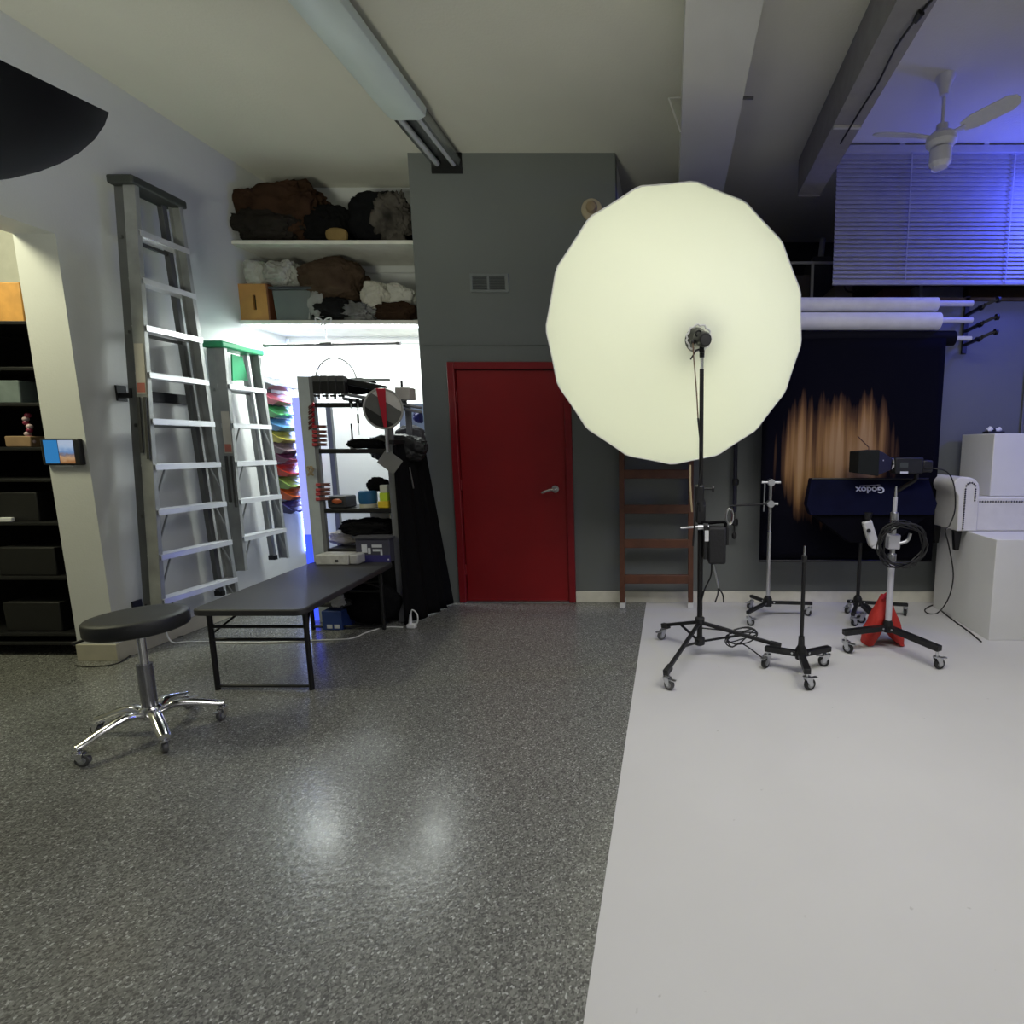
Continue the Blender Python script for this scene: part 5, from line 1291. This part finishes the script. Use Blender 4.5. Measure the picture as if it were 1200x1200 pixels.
def hooded():
    YS = 3.90
    def P(px, py, y=YS): return at(px, py, y)
    t = thing('hooded_lamp', 'black continuous lamp with square hood resting beside bench arm', 'light', P(1040, 560))
    a, b = P(1001, 528), P(1024, 554)
    # hood: tapered square box pointing left
    def ring(px, py0, py1, dy): 
        u, l = P(px, py0), P(px, py1); return [V((u.x,YS-dy,u.z)), V((u.x,YS-dy,l.z)), V((u.x,YS+dy,l.z)), V((u.x,YS+dy,u.z))]
    mb = MB()
    def loft(rs):
        vv = [[mb.bm.verts.new(p) for p in r] for r in rs]
        for i in range(len(vv)-1):
            for j in range(4): mb.bm.faces.new((vv[i][j], vv[i][(j+1)%4], vv[i+1][(j+1)%4], vv[i+1][j]))
        mb.bm.faces.new(vv[0][::-1]); mb.bm.faces.new(vv[-1])
    loft([ring(1001,529,554,.10), ring(1024,527,557,.115)]); mb.build('grid_hood', mat('hood_grey', (.018,.02,.02), .85), t, bevel=.004)
    mb = MB(); loft([ring(1024,528,556,.11), ring(1030,530,554,.09), ring(1042,537,550,.05)]); mb.build('cone', mat('hood_navy', (.01,.01,.03), .5), t, bevel=.004)
    q = P(1034.5, 539.5, YS-.085); MB().ball(q, .008).build('rivet', white_plastic, t)
    u, l = P(1043,536), P(1042,551); MB().cyl(V((u.x,YS,(u.z+l.z)/2)), V((u.x+.014,YS,(u.z+l.z)/2)), abs(u.z-l.z)/2+.005, n=28).build('mount_ring', chrome, t)
    u, l = P(1046,536), P(1090,555); MB().mm(u.x, l.x-.08, YS-.055, YS+.055, l.z, u.z).build('body', mat('lamp_black', (.008,.009,.01), .6), t, bevel=.01)
    MB().mm(l.x-.08, l.x-.0, YS-.04, YS+.04, l.z+.01, u.z-.02).build('rear_housing', black_plastic, t, bevel=.012)
    u, l = P(1055,542,YS-.056), P(1064,548,YS-.056); MB().mm(u.x, l.x, YS-.058, YS-.055, l.z, u.z).build('display', mat('lcd', (.06,.07,.07), .3), t)
    u, l = P(1055,552.5,YS-.056), P(1064,555,YS-.056); MB().mm(u.x, l.x, YS-.058, YS-.055, l.z, u.z).build('label', logo_m, t)
    u = P(1018,529); v = P(1012,519); MB().tube([u, P(1018,524), P(1011,517), P(1005,511)], .004, 6).build('antenna_cord', mat('dark_red_cord', (.08,.03,.02), .6), t)
    # yoke + short post down to softbox stand
    q = P(1074, 552); MB().cyl(q, V((q.x, YS, P(1074,562).z)), .016).build('yoke', black_metal, t)
    MB().beam(V((q.x,YS,P(1074,562).z)), V((1.55,4.06,.86)), .022, .022).build('boom_arm', black_metal, t)
hooded()
Yc = 3.80
cable('lamp_cord', [at(1080,549,3.87), at(1095,549,Yc+.0), at(1108,552,Yc-.02), at(1115,560,Yc-.03), at(1119,575,Yc-.03), at(1119,598,Yc-.03), at(1113,615,Yc-.03), at(1108,622,Yc-.03), at(1112,640,Yc-.02), at(1117,670,3.80), at(1115,690,3.84), at(1109,706,3.93), atz(1099,718,.007), atz(1088,719,.007), atz(1084,714,.007), atz(1094,709,.007), atz(1100,713,.007), atz(1112,723,.007), atz(1134,739,.007), atz(1150,752,.007)], .005, cable_k, 'black lamp cord looping over the bench arm and down to floor')  # power cord of the hooded lamp

# ------------------------------------------------------------------ lights
def area(name, loc, target, sx, sy, power, col, spread=180, cam=True):
    d = bpy.data.lights.new(name, 'AREA'); d.shape = 'RECTANGLE'; d.size = sx; d.size_y = sy; d.energy = power; d.color = col; d.spread = math.radians(spread)
    o = bpy.data.objects.new(name, d); C.objects.link(o); o.location = loc
    o.rotation_euler = (V(target)-V(loc)).to_track_quat('-Z', 'Y').to_euler(); return o
area('overhead_room_light', (.85, 1.75, 3.45), (.85, 2.1, 0), 3.0, 1.3, 60, (1.0,.98,.96), 140)
area('front_fill_light', (2.0, -2.7, 2.0), (0, 3, 1.6), 2.6, 1.8, 16, (1.0,.99,.95))  # unseen soft area light behind the camera, gives general fill
area('side_room_light', (-4.6, 2.2, 3.3), (-4.0, 3.0, 1.4), .6, .6, 44, (1.0,.98,.66))
area('shelf_led_light', (-2.85, 4.50, ZLO-.06), (-2.85, 4.62, 0), 1.3, .03, 36, (.93,1.0,.95))
area('corner_led_light', (XL+.05, 4.90, 1.35), (-2.9, 4.5, 1.35), .03, 1.8, 6, (.35,.45,1.0))
def spot(name, loc, target, power, col, size, blend=.6, r=.05):
    d = bpy.data.lights.new(name, 'SPOT'); d.energy = power; d.color = col; d.spot_size = math.radians(size); d.spot_blend = blend; d.shadow_soft_size = r
    o = bpy.data.objects.new(name, d); C.objects.link(o); o.location = loc
    o.rotation_euler = (V(target)-V(loc)).to_track_quat('-Z', 'Y').to_euler(); return o
spot('blue_lamp', (3.14, 3.92, 3.22), (2.35, 4.32, 3.05), 78, (.07,.10,1.0), 150, 1.0, .10)
spot('blue_wall_fill', (3.9, 2.6, 2.6), (2.3, 4.6, 1.4), 75, (.10,.13,1.0), 80, .9, .2)  # second blue source, unseen, added as fill on the right wall
area('ceiling_fill_uplight', (-1.6, .2, 1.2), (-2.2, 2.3, 3.7), .8, .8, 21, (.97,1.0,.82), 85)  # unseen uplight added to brighten the left ceiling
# flash modelling lamp firing back into the umbrella
ul = bpy.data.lights.new('umbrella_lamp', 'AREA'); ul.shape = 'DISK'; ul.size = .07; ul.energy = 6.6; ul.color = (.98,1.0,.80); ul.spread = math.radians(165)
uo = bpy.data.objects.new('umbrella_lamp', ul); C.objects.link(uo); uo.location = HEAD - N*.215
uo.rotation_euler = (-N).to_track_quat('-Z', 'Y').to_euler()

w = bpy.data.worlds.new('World'); bpy.context.scene.world = w; w.use_nodes = True
w.node_tree.nodes['Background'].inputs[0].default_value = (.5,.55,.6,1); w.node_tree.nodes['Background'].inputs[1].default_value = .02
# ------------------------------------------------------------------ camera
cam = bpy.data.cameras.new('Camera'); co = bpy.data.objects.new('Camera', cam); C.objects.link(co)
co.location = (0,0,CAMZ); co.rotation_euler = (PI/2-PIT, 0, 0)
cam.sensor_width = 36; cam.lens = 36*F/1200; cam.shift_x = -(PX0-600)/1200; cam.clip_start = .02
sc = bpy.context.scene; sc.camera = co
sc.view_settings.view_transform = 'Standard'; sc.view_settings.look = 'None'; sc.view_settings.gamma = 1; sc.view_settings.use_curve_mapping = False
sc.view_settings.exposure = 0.0
sc.cycles.use_denoising = True
sc.cycles.max_bounces = 8; sc.cycles.diffuse_bounces = 5; sc.cycles.glossy_bounces = 4; sc.cycles.sample_clamp_indirect = 6
